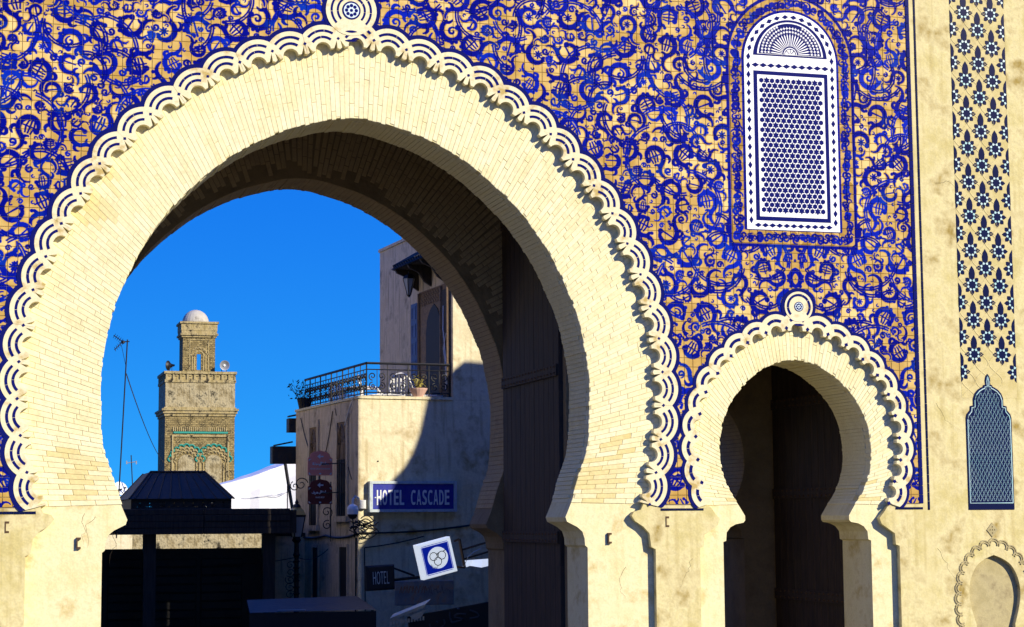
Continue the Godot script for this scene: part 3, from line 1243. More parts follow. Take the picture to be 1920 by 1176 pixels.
func build_gate() -> void:
	var gate := thing("city_gate", "monumental blue and ochre tiled city gate with large horseshoe arch", "gate", Vector3.ZERO)
	var big := centres(BIG_C, CX)
	var small := centres(SMALL_C, SX)
	for i in big.size():
		big[i] += Vector2(rng.randf_range(-0.008, 0.008), rng.randf_range(-0.008, 0.008))
	for i in small.size():
		small[i] += Vector2(rng.randf_range(-0.006, 0.006), rng.randf_range(-0.006, 0.006))
	var rec_b := recess(big, 0.14, PackedVector2Array([Vector2(4.03, -0.3), Vector2(4.03, 2.63), Vector2(3.97, 2.66), Vector2(3.945, 2.84), Vector2(3.86, 2.93), Vector2(3.75, 3.0), Vector2(3.70, 3.07), Vector2(3.73, 3.12), Vector2(3.83, 3.15), Vector2(3.87, 3.23), Vector2(3.97, 3.26)]), CX)
	var rec_s := recess(small, 0.10, PackedVector2Array([Vector2(1.46, -0.3), Vector2(1.46, 2.64), Vector2(1.405, 2.66), Vector2(1.395, 2.81), Vector2(1.29, 2.88), Vector2(1.20, 2.94), Vector2(1.17, 3.02), Vector2(1.24, 3.1), Vector2(1.29, 3.17), Vector2(1.37, 3.22)]), SX)
	var rec_n := opening(blind_half(), PackedVector2Array([Vector2(0.30, -0.3)]), 13.765)
	# front skin with its recesses, then the thick wall behind
	var s := begin()
	prism(s, wall_outline(-16.0, 15.22, 12.0, [rec_b, rec_s, rec_n]), -0.103, 0.0, false)
	obj("wall", s, M.plaster, gate)
	s = begin()
	prism(s, wall_outline(-16.0, 15.22, 12.0, [opening(big_half(), big_foot(), CX), opening(small_half(), small_foot(), SX)]), -1.0, ZR - 0.010)
	obj("inner_wall", s, M.ring_plaster, gate)
	# the passages behind: side walls, ceilings, rear wall and roof
	s = begin()
	boxy(s, -16.0, CX - 3.13, -0.3, 12.0, -4.1, -1.003)
	boxy(s, CX + 3.13, SX - 1.09, -0.3, 12.0, -4.1, -1.003)
	boxy(s, SX + 1.42, 15.22, -0.3, 12.0, -4.1, -1.003)
	boxy(s, CX - 3.127, CX + 3.127, 9.1, 11.99, -4.097, -1.006)
	boxy(s, SX - 1.087, SX + 1.417, 5.9, 11.99, -4.097, -1.006)
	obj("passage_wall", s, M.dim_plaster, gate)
	s = begin()
	prism(s, wall_outline(-16.0, 15.22, 12.0, [opening(big_half(), big_foot(), CX, -0.09), opening(small_half(), small_foot(), SX - 0.20)]), -5.1, -4.103)
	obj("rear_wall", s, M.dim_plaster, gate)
	s = begin()
	boxy(s, -16.1, 15.23, 12.003, 12.15, -5.2, 0.1)
	obj("roof", s, M.plaster, gate)
	# courses inside and on the face of the rear arch
	s = begin()
	for which in 2:
		var h := big_half() if which == 0 else small_half()
		var cx := CX if which == 0 else SX - 0.20
		var dy := -0.09 if which == 0 else 0.0
		var p := opening(h, PackedVector2Array([h[0]]), cx, dy)
		while p[0].y < 3.2:
			p.remove_at(0)
		while p[p.size() - 1].y < 3.2:
			p.remove_at(p.size() - 1)
		var n := 190 if which == 0 else 84
		var I := along(p, n)
		for i in n:
			var t := (I[i + 1] - I[i]).normalized()
			var nn := Vector2(t.y, -t.x)
			var e := rng.randf_range(0.003, 0.014)
			wedge(s, I[i] + t * 0.004 + nn * e, I[i + 1] - t * 0.004 + nn * e, I[i + 1] - t * 0.004 - nn * 0.05, I[i] + t * 0.004 - nn * 0.05, -5.085, -4.12, 0.004)
			if which == 0 and i > 20 and i < 170:
				var k := rng.randf_range(0.0, 0.25)
				while k < 0.9:
					var l := rng.randf_range(0.2, 0.27)
					wedge(s, I[i] + t * 0.003 - nn * (k + 0.055), I[i + 1] - t * 0.003 - nn * (k + 0.055), I[i + 1] - t * 0.003 - nn * (k + l + 0.05), I[i] + t * 0.003 - nn * (k + l + 0.05), -4.15, -4.097 + rng.randf_range(0, 0.008), 0.004)
					k += l + 0.006
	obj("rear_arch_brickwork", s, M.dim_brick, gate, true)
	# door leaves folded back against the passage walls
	for which in 2:
		s = begin()
		var x := CX + 3.127 if which == 0 else SX + 1.417
		var top := 8.2 if which == 0 else 5.5
		boxy(s, x - 0.025, x + 0.01, 0.05, top, -4.0, -1.15)
		var d := obj("door", s, M.door_wood, gate)
		for k in 12:
			s = begin()
			var z := -1.15 - (k + 0.5) * 2.85 / 12
			bevel_box(s, Vector3(x - 0.04, top / 2 + 0.03, z), Vector3(2.85 / 12 - 0.008, top - 0.1, 0.035 + rng.randf_range(0, 0.006)), 0.006, Basis(Vector3.UP, -PI / 2))
			obj("plank", s, M.door_wood, d)
		for y in [0.9, top * 0.34, top * 0.62, top - 0.7]:
			s = begin()
			box(s, Vector3(x - 0.075, y, -2.575), Vector3(0.03, 0.16, 2.8))
			obj("rail", s, M.door_wood, d)
			s = begin()
			for k in 18:
				for e in [-0.045, 0.045]:
					lathe(s, PackedVector2Array([Vector2(0.018, 0), Vector2(0.012, 0.012), Vector2(0, 0.016)]), Vector3(x - 0.09, y + e, -1.25 - k * 0.155), 6, Basis(Vector3(0, 0, 1), PI / 2))
			obj("studs", s, M.rust, d, true)
	# rails and studs of the leaves
	build_ring(gate, big_half(), big, CX, 224, 0.29, 7.1, 230, 0.13)
	build_ring(gate, small_half(), small, SX, 104, 0.32, 4.4, 70, 0.10)
	build_scallops(gate, big, 0.325, 0.10, [[0.232, 0.265], [0.149, 0.182]], [0.80, 0.095], 0.055)
	build_scallops(gate, small, 0.245, 0.085, [[0.136, 0.178]], [0.075], 0.045)
	build_tiles(gate, big, small)
	# blue edging of the tiled field and the lime strip beside it
	strip("edge_strip", gate, 12.645, 12.705, 3.215, 11.2, 0.122, 0.012, M.glaze_dark)
	strip("edge_strip", gate, 12.775, 12.805, 3.125, 11.2, 0.122, 0.010, M.glaze_black)
	strip("foot_strip", gate, 12.28, 12.70, 3.135, 3.165, 0.13, 0.010, M.glaze_black)
	strip("foot_strip", gate, 8.86, 9.47, 3.135, 3.165, 0.13, 0.010, M.glaze_black)
	strip("foot_strip", gate, -1.0, 0.84, 3.135, 3.168, 0.13, 0.010, M.glaze_black)
	build_medallions(gate)
	build_window(gate)
	build_star_band(gate)
	build_lattice_panel(gate)
	build_blind(gate)
	# hairline cracks in the plaster
	for q in [[1.55, 3.10, -0.4, -0.9], [1.42, 3.14, 0.2, -1.0], [2.95 - 1.2, 2.9, -0.2, -1.0], [13.05, 7.7, 1.0, -0.2], [12.95, 4.6, 0.5, -1.0], [8.4, 2.4, 0.1, -1.0], [9.3, 2.5, -0.3, -1.0], [12.9, 2.6, 0.4, -0.8]]:
		s = begin()
		var cp := PackedVector3Array()
		var at := Vector2(q[0], q[1])
		var dir := Vector2(q[2], q[3]).normalized()
		var zc := 0.0 if at.x > 8.75 and at.x < 9.45 or at.x > 12.3 else ZR - 0.010
		for k in 10:
			cp.append(Vector3(at.x, at.y, zc))
			at += dir.rotated(rng.randf_range(-0.8, 0.8)) * rng.randf_range(0.03, 0.07)
		tube(s, cp, 0.0028, 4, 0.001)
		obj("crack", s, M.dark_hole, gate)
	# small rusty sockets left in the plaster
	for q in [Vector2(8.17, 2.78), Vector2(8.95, 2.99), Vector2(0.50, 2.98), Vector2(1.35, 2.78)]:
		s = begin()
		boxy(s, q.x - 0.022, q.x - 0.008, q.y - 0.07, q.y + 0.07, -0.06 if q.x > 8.4 or q.x < 0.7 else -0.12, 0.006 if q.x > 8.4 or q.x < 0.7 else -0.062)
		boxy(s, q.x - 0.006, q.x + 0.028, q.y + 0.045, q.y + 0.07, -0.12, 0.004 if q.x > 8.4 or q.x < 0.7 else -0.064)
		boxy(s, q.x - 0.006, q.x + 0.028, q.y - 0.07, q.y - 0.045, -0.12, 0.004 if q.x > 8.4 or q.x < 0.7 else -0.064)
		obj("socket", s, M.rust, gate)

# ================================================================ what stands beyond the gate
var font_sans: SystemFont
var font_bold: SystemFont

func letters(parent: Node, s: String, at: Vector3, w: float, h: float, m: Material, basis := Basis(), bold := true, depth := 0.012, one := true) -> void:
	# lettering fitted to a width and a height, centred at a point
	if font_sans == null:
		font_sans = SystemFont.new()
		font_sans.font_names = PackedStringArray(["Droid Sans"])
		font_bold = SystemFont.new()
		font_bold.font_names = PackedStringArray(["Droid Sans"])
		font_bold.font_weight = 700
	var units: PackedStringArray = PackedStringArray([s]) if one else s.split("")
	var cell := w / units.size()
	for i in units.size():
		if units[i] == " ":
			continue
		var t := TextMesh.new()
		t.text = units[i]
		t.font = font_bold if bold else font_sans
		t.font_size = 48
		t.pixel_size = 0.01
		t.depth = 0.1
		t.curve_step = 2.0
		t.material = m
		var bb := t.get_aabb()
		var o := MeshInstance3D.new()
		o.name = "lettering" if one else "letter"
		o.mesh = t
		parent.add_child(o, true)
		var tw: float = w if one else cell * (0.30 if units[i] == "I" else 0.80)
		var sc := Vector3(tw / bb.size.x, h / bb.size.y, depth / 0.1)
		var x: float = 0.0 if one else -w / 2 + cell * (i + 0.5)
		var mid := bb.get_center()
		o.transform = Transform3D(basis * Basis.from_scale(sc), at + basis * (Vector3(x, 0, 0) - mid * sc))

func pen(st: SurfaceTool, pts: Array, at: Vector3, sc: Vector2, r: float, basis := Basis()) -> void:
	var p2 := PackedVector2Array()
	for q in pts:
		p2.append(q)
	if p2.size() > 2:
		p2 = smooth(p2, 4)
	var p := PackedVector3Array()
	for q in p2:
		p.append(at + basis * Vector3(q.x * sc.x, q.y * sc.y, 0))
	tube(st, p, r, 6)

func dots(st: SurfaceTool, q: Vector2, at: Vector3, sc: Vector2, r: float, basis := Basis()) -> void:
	lathe(st, PackedVector2Array([Vector2(0, -r), Vector2(r, 0), Vector2(0, r)]), at + basis * Vector3(q.x * sc.x, q.y * sc.y, 0), 6)

func curl3(st: SurfaceTool, c: Vector3, r: float, a0: float, turns: float, bar: float, u: Vector3, v: Vector3) -> void:
	var p := PackedVector3Array()
	var n := int(14 * absf(turns)) + 4
	for i in n + 1:
		var t := float(i) / n
		var a := a0 + turns * TAU * t
		p.append(c + (u * cos(a) + v * sin(a)) * r * lerpf(1.0, 0.18, t))
	tube(st, p, bar, 5)

func cable(st: SurfaceTool, a: Vector3, b: Vector3, sag: float, r: float, n := 10) -> void:
	var p := PackedVector3Array()
	for i in n + 1:
		var t := float(i) / n
		p.append(a.lerp(b, t) - Vector3(0, sag * 4 * t * (1 - t), 0))
	tube(st, p, r, 4)

func street_materials() -> void:
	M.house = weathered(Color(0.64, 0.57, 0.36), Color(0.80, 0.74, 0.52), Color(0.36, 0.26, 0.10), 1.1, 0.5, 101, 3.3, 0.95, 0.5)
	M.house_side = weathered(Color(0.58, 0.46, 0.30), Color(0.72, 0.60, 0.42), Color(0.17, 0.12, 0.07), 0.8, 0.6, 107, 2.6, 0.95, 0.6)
	M.iron = mat(Color(0.012, 0.012, 0.013), 0.5, 0.3)
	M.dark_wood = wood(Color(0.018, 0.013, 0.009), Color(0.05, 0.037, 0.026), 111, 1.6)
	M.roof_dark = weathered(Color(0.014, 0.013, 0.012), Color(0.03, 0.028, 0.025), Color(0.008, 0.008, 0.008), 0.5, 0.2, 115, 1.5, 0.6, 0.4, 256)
	M.carved = weathered(Color(0.20, 0.13, 0.07), Color(0.30, 0.21, 0.12), Color(0.08, 0.05, 0.03), 0.7, 0.2, 119, 0.6, 0.9, 0.8, 256)
	M.shutter = weathered(Color(0.05, 0.10, 0.24), Color(0.08, 0.15, 0.32), Color(0.03, 0.04, 0.07), 0.6, 0.3, 123, 0.8, 0.6, 0.2, 256)
	M.sign_blue = weathered(Color(0.010, 0.014, 0.26), Color(0.016, 0.03, 0.36), Color(0.05, 0.06, 0.16), 0.6, 0.25, 125, 0.7, 0.35, 0.1, 256)
	M.sign_white = weathered(Color(0.66, 0.70, 0.72), Color(0.78, 0.81, 0.82), Color(0.40, 0.38, 0.33), 0.5, 0.2, 126, 0.5, 0.5, 0.1, 256)
	M.sign_frame = weathered(Color(0.42, 0.50, 0.54), Color(0.55, 0.62, 0.66), Color(0.14, 0.16, 0.18), 0.8, 0.3, 127, 0.6, 0.5, 0.1, 256)
	M.black = mat(Color(0.012, 0.012, 0.013), 0.7)
	M.pink = mat(Color(0.95, 0.32, 0.22), 0.6)
	M.maroon = mat(Color(0.17, 0.022, 0.012), 0.6)
	M.plastic = mat(Color(0.80, 0.80, 0.78), 0.4)
	M.canvas = weathered(Color(0.74, 0.75, 0.77), Color(0.80, 0.81, 0.83), Color(0.58, 0.60, 0.64), 0.4, 0.0, 131, 3.0, 0.9, 0.25)
	M.stone = far_brick(Color(0.17, 0.125, 0.045), Color(0.46, 0.36, 0.15), Color(0.025, 0.02, 0.008), 135, 3.6)
	M.render_old = weathered(Color(0.24, 0.19, 0.09), Color(0.60, 0.52, 0.31), Color(0.04, 0.032, 0.014), 1.3, 0.5, 139, 2.6, 0.95, 0.9)
	M.cornice = weathered(Color(0.32, 0.25, 0.10), Color(0.54, 0.44, 0.22), Color(0.04, 0.03, 0.014), 1.2, 0.5, 143, 2.2, 0.95, 0.7)
	M.dome = weathered(Color(0.44, 0.41, 0.33), Color(0.56, 0.53, 0.45), Color(0.14, 0.12, 0.08), 0.8, 0.2, 147, 2.0, 0.95, 0.5)
	M.green_tile = weathered(Color(0.02, 0.26, 0.19), Color(0.05, 0.36, 0.27), Color(0.08, 0.10, 0.06), 0.6, 0.0, 151, 1.0, 0.3, 0.2, 256)
	M.glass = StandardMaterial3D.new()
	M.glass.albedo_color = Color(0.75, 0.85, 0.95, 0.25)
	M.glass.transparency = BaseMaterial3D.TRANSPARENCY_ALPHA
	M.glass.roughness = 0.08
	M.milk_glass = mat(Color(0.30, 0.36, 0.42), 0.25)
	M.brass = mat(Color(0.55, 0.44, 0.16), 0.5, 0.2)
	M.leaf = mat(Color(0.035, 0.07, 0.02), 0.7)
	M.leaf.backlight_enabled = true
	M.leaf.backlight = Color(0.03, 0.06, 0.01)
	M.terracotta = mat(Color(0.46, 0.24, 0.17), 0.9)
	M.lightbox = mat(Color(0.80, 0.82, 0.82), 0.4)
	M.lightbox.emission_enabled = true
	M.lightbox.emission = Color(0.92, 0.96, 1.0)
	M.lightbox.emission_energy_multiplier = 0.55
	M.lightbox_blue = mat(Color(0.012, 0.03, 0.42), 0.4)
	M.lightbox_blue.emission_enabled = true
	M.lightbox_blue.emission = Color(0.03, 0.16, 0.75)
	M.lightbox_blue.emission_energy_multiplier = 0.32
	M.grey_steel = mat(Color(0.30, 0.31, 0.32), 0.45, 0.4)
	M.cable_white = mat(Color(0.7, 0.7, 0.68), 0.6)
	M.dim_board = weathered(Color(0.10, 0.12, 0.15), Color(0.18, 0.19, 0.20), Color(0.20, 0.10, 0.04), 0.8, 0.0, 155, 0.5, 0.8, 0.0, 256)
	M.awning_pale = weathered(Color(0.55, 0.50, 0.38), Color(0.66, 0.62, 0.50), Color(0.3, 0.25, 0.15), 0.5, 0.0, 159, 0.7, 0.9, 0.2, 256)
	M.ink = mat(Color(0.05, 0.055, 0.065), 0.8)

func build_street() -> void:
	street_materials()
	build_minaret()
	build_far_things()
	build_market()
	build_hotel()
	build_signs()
	build_lamp_post()
	build_adjoining()
	build_left_house()

# ---------------------------------------------------------------- minaret
func lobed(c: Vector2, r: float, n: int, a0: float, a1: float) -> PackedVector2Array:    # multifoil arch line
	var p := PackedVector2Array()
	for i in n:
		var m := lerpf(a0, a1, (i + 0.5) / n)
		var h := (a1 - a0) / n * 0.5
		var cc := c + Vector2.from_angle(m) * r
		p.append_array(arc2(cc, r * absf(h) * 1.05, m + PI * 0.5, m - PI * 0.5, 6))
	return p

func ridge(st: SurfaceTool, p: PackedVector2Array, z: float, r: float) -> void:
	var q := PackedVector3Array()
	for v in p:
		q.append(Vector3(v.x, v.y, z))
	tube(st, q, r, 5)

func build_minaret() -> void:
	var t := thing("minaret", "old square brick minaret with small domed lantern and green tile band", "minaret", Vector3(13.87, 0, -97.13))
	var h := 2.13
	var s := begin()
	boxy(s, -h, h, 0, 9.64, -h, h)
	var body := obj("shaft", s, M.stone, t)
	s = begin()
	boxy(s, -h - 0.005, h + 0.005, 10.13, 11.70, -h - 0.005, h + 0.005)
	obj("upper_shaft", s, M.render_old, t)
	s = begin()
	for e in [[0.06, 9.62, 9.78], [0.15, 9.783, 9.95], [0.22, 9.953, 10.08], [0.08, 10.083, 10.16]]:
		boxy(s, -h - e[0], h + e[0], e[1], e[2], -h - e[0], h + e[0])
	obj("cornice", s, M.cornice, t)
	# parapet with a row of small toothed niches
	s = begin()
	boxy(s, -h - 0.06, h + 0.06, 11.70, 11.86, -h - 0.06, h + 0.06)
	boxy(s, -h - 0.10, h + 0.10, 12.22, 12.38, -h - 0.10, h + 0.10)
	boxy(s, -h + 0.05, h - 0.05, 11.863, 12.217, -h + 0.05, h - 0.05)
	for i in 10:
		var x := -h + (i + 0.5) * 2 * h / 10
		for f in 4:
			var b := Basis(Vector3.UP, f * PI / 2)
			box(s, b * Vector3(x - 0.14, 12.04, h - 0.02), Vector3(0.13, 0.352, 0.12), b)
			box(s, b * Vector3(x + 0.02, 12.15, h - 0.03), Vector3(0.17, 0.13, 0.09), b)
	obj("parapet", s, M.cornice, t)
	# dentils, tile line and the framed panel with its twin lobed arches
	s = begin()
	for i in 28:
		box(s, Vector3(-1.62 + i * 0.12, 8.82, h + 0.02), Vector3(0.07, 0.26, 0.08))
	obj("dentils", s, M.cornice, t, true)
	s = begin()
	box(s, Vector3(0.05, 8.61, h + 0.03), Vector3(3.32, 0.11, 0.10))
	obj("tile_line", s, M.green_tile, t)
	s = begin()
	for e in [[-1.66, 5.0, 0.10, 6.9], [1.74, 5.0, 0.10, 6.9]]:
		box(s, Vector3(e[0], e[1], h + 0.03), Vector3(e[2], e[3], 0.12))
	box(s, Vector3(0.04, 8.40, h + 0.03), Vector3(3.30, 0.10, 0.118))
	obj("panel_frame", s, M.cornice, t)
	for sg in [-1.0, 1.0]:
		var c := Vector2(0.02 + sg * 0.83, 6.75)
		s = begin()
		for r in [0.80, 0.62]:
			ridge(s, PackedVector2Array([Vector2(c.x - r, 4.4), Vector2(c.x - r, c.y)]), h + 0.02, 0.05)
			ridge(s, PackedVector2Array([Vector2(c.x + r, 4.4), Vector2(c.x + r, c.y)]), h + 0.02, 0.05)
			ridge(s, lobed(c, r, 9, PI, 0), h + 0.02, 0.055)
		obj("lobed_arch", s, M.cornice, t)
		s = begin()
		ridge(s, lobed(c, 0.98, 9, PI * 0.97, PI * 0.03), h + 0.03, 0.055)
		obj("tile_arch", s, M.green_tile, t)
		s = begin()
		var inner := PackedVector2Array([Vector2(c.x - 0.50, 4.2), Vector2(c.x + 0.50, 4.2)])
		inner.append_array(arc2(c, 0.50, 0, PI, 14))
		var pl := begin()
		prism(pl, inner, h - 0.05, h + 0.035)
		obj("arch_field", pl, M.render_old, t)
	# lantern tower with an open slit
	var L := thing_part("lantern", t)
	var cx := 0.02
	var lh := 1.0
	s = begin()
	var zf := 0.9
	for f in [-1.0, 1.0]:
		boxy(s, cx - lh, cx - 0.13, 12.383, 14.66, zf * f - 0.10, zf * f + 0.10)
		boxy(s, cx + (0.13 if f > 0 else 0.5), cx + lh, 12.383, 14.66, zf * f - 0.10, zf * f + 0.10)
		boxy(s, cx - 0.127, cx + (0.127 if f > 0 else 0.497), 12.383, 12.56, zf * f - 0.098, zf * f + 0.098)
		boxy(s, cx - 0.127, cx + (0.127 if f > 0 else 0.497), 13.9 if f < 0 else 13.56, 14.657, zf * f - 0.098, zf * f + 0.098)
		boxy(s, cx + lh * f - (0.1 if f > 0 else 0.0), cx + lh * f + (0.0 if f > 0 else 0.1), 12.386, 14.654, -0.797, 0.797)
	obj("lantern_wall", s, M.stone, L)
	s = begin()
	for e in [[0.08, 14.60, 14.72], [0.17, 14.723, 14.84], [0.10, 14.843, 15.02], [0.12, 15.023, 15.45], [0.20, 15.453, 15.58]]:
		boxy(s, cx - lh - e[0], cx + lh + e[0], e[1], e[2], -lh - e[0], lh + e[0])
	obj("lantern_cornice", s, M.cornice, L)
	s = begin()
	lathe(s, dome_prof(0.84, 0.86, 9, 15.57), Vector3(cx - 0.12, 0, 0), 24)
	obj("dome", s, M.dome, L)
	s = begin()
	boxy(s, cx - 0.60, cx - 0.54, 12.5, 14.42, 0.97, 1.03)
	boxy(s, cx + 0.56, cx + 0.62, 12.5, 14.42, 0.97, 1.03)
	boxy(s, cx - 0.60, cx + 0.62, 14.423, 14.48, 0.97, 1.03)
	for r in [0.28, 0.42]:
		ridge(s, PackedVector2Array([Vector2(cx - r, 12.5), Vector2(cx - r, 13.45)]), 1.0, 0.045)
		ridge(s, PackedVector2Array([Vector2(cx + r, 12.5), Vector2(cx + r, 13.45)]), 1.0, 0.045)
		ridge(s, lobed(Vector2(cx, 13.45), r, 7, PI, 0) if r > 0.3 else arc2(Vector2(cx, 13.45), r, PI, 0, 10), 1.0, 0.05)
	obj("lobed_frame", s, M.cornice, L)
	# loudspeakers on the parapet
	for k in 2:
		var at := Vector3(15.40, 12.40, -95.6) if k == 0 else Vector3(12.12, 12.40, -96.2)
		var o := thing("loudspeaker", "grey horn loudspeaker facing the gate right of the minaret lantern" if k == 0 else "dark horn loudspeaker turned away left of the minaret lantern", "loudspeaker", at, 0.12 if k == 0 else -2.2, "loudspeakers on the minaret")
		s = begin()
		var b := Basis(Vector3.RIGHT, PI / 2)
		lathe(s, PackedVector2Array([Vector2(0.06, -0.30), Vector2(0.10, -0.12), Vector2(0.18, 0.02), Vector2(0.31, 0.12), Vector2(0.315, 0.14), Vector2(0.27, 0.12), Vector2(0.12, 0.0), Vector2(0.04, -0.06)]), Vector3(0, 0.42, 0), 20, b)
		obj("horn", s, M.grey_steel if k == 0 else M.iron, o)
		s = begin()
		lathe(s, PackedVector2Array([Vector2(0.0, 0.10), Vector2(0.07, 0.08), Vector2(0.09, 0.0), Vector2(0.03, -0.06)]), Vector3(0, 0.42, 0), 12, b)
		obj("driver_cone", s, M.sign_white, o)
		s = begin()
		rod(s, Vector3(-0.15, 0, -0.05), Vector3(-0.15, 0.34, -0.05), 0.02)
		rod(s, Vector3(0.15, 0, -0.05), Vector3(0.15, 0.34, -0.05), 0.02)
		obj("bracket", s, M.iron, o)

func thing_part(called: String, parent: Node3D) -> Node3D:
	var o := Node3D.new()
	o.name = called
	parent.add_child(o, true)
	return o

# ---------------------------------------------------------------- distant roofs, masts and the white tent
func build_far_things() -> void:
	var s := begin()
	boxy(s, 4.0, 15.0, 0, 2.95, -61.0, -60.0)
	tag(obj("stone_wall", s, M.render_old), "sunlit mottled stone wall seen through gap under the market beam", "wall")
	# white canvas tent
	var t := thing("canvas_tent", "large white canvas tent roof sloping down beside the minaret", "tent", Vector3(0, 0, -45))
	s = begin()
	var nx := 22
	var nz := 8
	var n1 := noise(171, 0.25, 2)
	var pt := func(i: int, j: int) -> Vector3:
		var u := float(i) / nx
		var v := float(j) / nz
		var x := lerpf(8.2, 15.5, u)
		var y := 4.27 + (x - 8.2) * 0.31 if x < 11.5 else 5.29 - (x - 11.5) * 0.22
		return Vector3(x, y - 0.10 * sin(PI * clampf((x - 8.2) / 3.3, 0, 1)) + 0.03 * n1.get_noise_2d(x * 6, v * 9), -v * 5.0)
	for i in nx:
		for j in nz:
			quad(s, pt.call(i, j), pt.call(i + 1, j), pt.call(i + 1, j + 1), pt.call(i, j + 1), Vector3.UP)
	obj("roof_sheet", s, M.canvas, t)
	s = begin()
	for i in nx:
		var a: Vector3 = pt.call(i, 0)
		var b: Vector3 = pt.call(i + 1, 0)
		var za := 0.06 * sin(a.x * 5.0) - 0.02
		var zb := 0.06 * sin(b.x * 5.0) - 0.02
		var drop := 0.9
		quad(s, a, b, Vector3(b.x, b.y - drop * 0.6, zb + 0.05), Vector3(a.x, a.y - drop * 0.6, za + 0.05), Vector3(0, 0, 1))
		quad(s, Vector3(a.x, a.y - drop * 0.6, za + 0.05), Vector3(b.x, b.y - drop * 0.6, zb + 0.05), Vector3(b.x, 3.15, zb), Vector3(a.x, 3.15, za), Vector3(0, 0, 1))
	obj("side_sheet", s, M.canvas, t)
	s = begin()
	for i in 3:
		var y := 3.95 + 0.02 * i
		cable(s, Vector3(9.6 + i * 0.4, y, 0.09), Vector3(11.3, y + 0.24, 0.09), 0.05 + 0.03 * i, 0.012)
	obj("fold", s, M.canvas, t)
	# leaning pole and a thin rod before the tent
	s = begin()
	rod(s, Vector3(8.66, 4.90, -30), Vector3(8.97, 3.0, -30), 0.05)
	tag(obj("tent_pole", s, M.iron), "dark leaning pole in front of the white tent", "pole")
	s = begin()
	rod(s, Vector3(8.68, 4.2, -29.5), Vector3(8.68, 3.0, -29.5), 0.016)
	tag(obj("thin_rod", s, M.iron), "thin upright dark rod left of the leaning tent pole", "rod")
	# low roof terrace on the far left with its dish
	var r := thing("roof_terrace", "low yellow plastered roof terrace at left beyond the arch", "building", Vector3(4.4, 0, -41))
	s = begin()
	boxy(s, -2.0, 0.90, 0, 3.78, -3, 1)
	obj("wall", s, M.house, r)
	s = begin()
	boxy(s, -2.05, 0.94, 3.783, 3.93, -3.05, 1.05)
	obj("coping", s, M.house, r)
	var d := thing("satellite_dish", "pale satellite dish on the yellow roof terrace", "satellite dish", Vector3(4.92, 3.95, -40.2), 0.5)
	s = begin()
	var tilt := Basis(Vector3.RIGHT, PI / 2 - 0.45)
	lathe(s, PackedVector2Array([Vector2(0, -0.06), Vector2(0.12, -0.045), Vector2(0.22, 0.0), Vector2(0.25, 0.03), Vector2(0.23, 0.035), Vector2(0, 0.03)]), Vector3(0, 0.22, 0), 20, tilt)
	obj("dish", s, M.sign_white, d)
	s = begin()
	rod(s, Vector3(0, 0, -0.08), Vector3(0, 0.22, -0.05), 0.02)
	rod(s, Vector3(0, 0.02, 0.06), Vector3(0, 0.24, 0.26), 0.012)
	box(s, Vector3(0, 0.25, 0.27), Vector3(0.05, 0.05, 0.07))
	obj("mount", s, M.iron, d)
	# tall mast with its branching aerial
	var m := thing("tall_aerial_mast", "tall thin leaning mast topped with a branching television aerial", "aerial", Vector3(4.42, 2.6, -35))
	s = begin()
	rod(s, Vector3(0, 0, 0), Vector3(0.24, 5.99, 0), 0.022)
	obj("mast", s, M.iron, m)
	s = begin()
	rod(s, Vector3(0.30, 5.93, 0), Vector3(0.10, 5.92, 0.02), 0.018)
	rod(s, Vector3(0.10, 5.92, 0.02), Vector3(-0.18, 6.10, 0.1), 0.014)
	rod(s, Vector3(0.10, 5.92, 0.02), Vector3(-0.15, 5.66, 0.1), 0.014)
	lathe(s, PackedVector2Array([Vector2(0, -0.06), Vector2(0.06, -0.03), Vector2(0.06, 0.03), Vector2(0, 0.06)]), Vector3(0.11, 5.91, 0), 8)
	for k in 5:
		var t0 := k / 5.0 + 0.12
		var a := Vector3(0.10, 5.92, 0.02).lerp(Vector3(-0.18, 6.10, 0.1), t0)
		var b := Vector3(0.10, 5.92, 0.02).lerp(Vector3(-0.15, 5.66, 0.1), t0)
		rod(s, a + Vector3(-0.03, -0.05, -0.12), a + Vector3(0.03, 0.05, 0.12), 0.008)
		rod(s, b + Vector3(0.03, -0.05, -0.12), b + Vector3(-0.03, 0.05, 0.12), 0.008)
	obj("aerial_arms", s, M.iron, m)
	s = begin()
	cable(s, Vector3(0.06, 5.82, 0), Vector3(0.2, 5.2, 0), 0.0, 0.007)
	obj("feeder", s, M.iron, m)
	s = begin()
	rod(s, Vector3(-0.35, 1.15, 0), Vector3(0.05, 1.45, 0), 0.02)
	rod(s, Vector3(0.0, 1.40, 0), Vector3(0.14, 1.47, 0), 0.03)
	obj("side_arm", s, M.iron, m)
	s = begin()
	cable(s, Vector3(4.64, 7.55, -35), Vector3(11.9, 6.6, -95), 0.5, 0.017, 14)
	tag(obj("guy_wire", s, M.iron), "thin sagging wire running from tall mast to minaret", "wire")
	var c := thing("short_aerial_mast", "short cross-shaped aerial mast between tall mast and minaret", "aerial", Vector3(5.33, 3.4, -39.9))
	s = begin()
	rod(s, Vector3(0, 0, 0), Vector3(-0.11, 1.86, 0), 0.018)
	obj("mast", s, M.iron, c)
	s = begin()
	rod(s, Vector3(-0.26, 1.60, 0), Vector3(0.08, 1.65, 0), 0.016)
	for k in [-0.25, 0.06]:
		box(s, Vector3(k, 1.62, 0), Vector3(0.035, 0.11, 0.05))
	obj("cross_arm", s, M.grey_steel, c)
	s = begin()
	cable(s, Vector3(-0.06, 0.9, 0), Vector3(-0.35, 0.2, 0), 0.02, 0.006)
	obj("stay", s, M.iron, c)

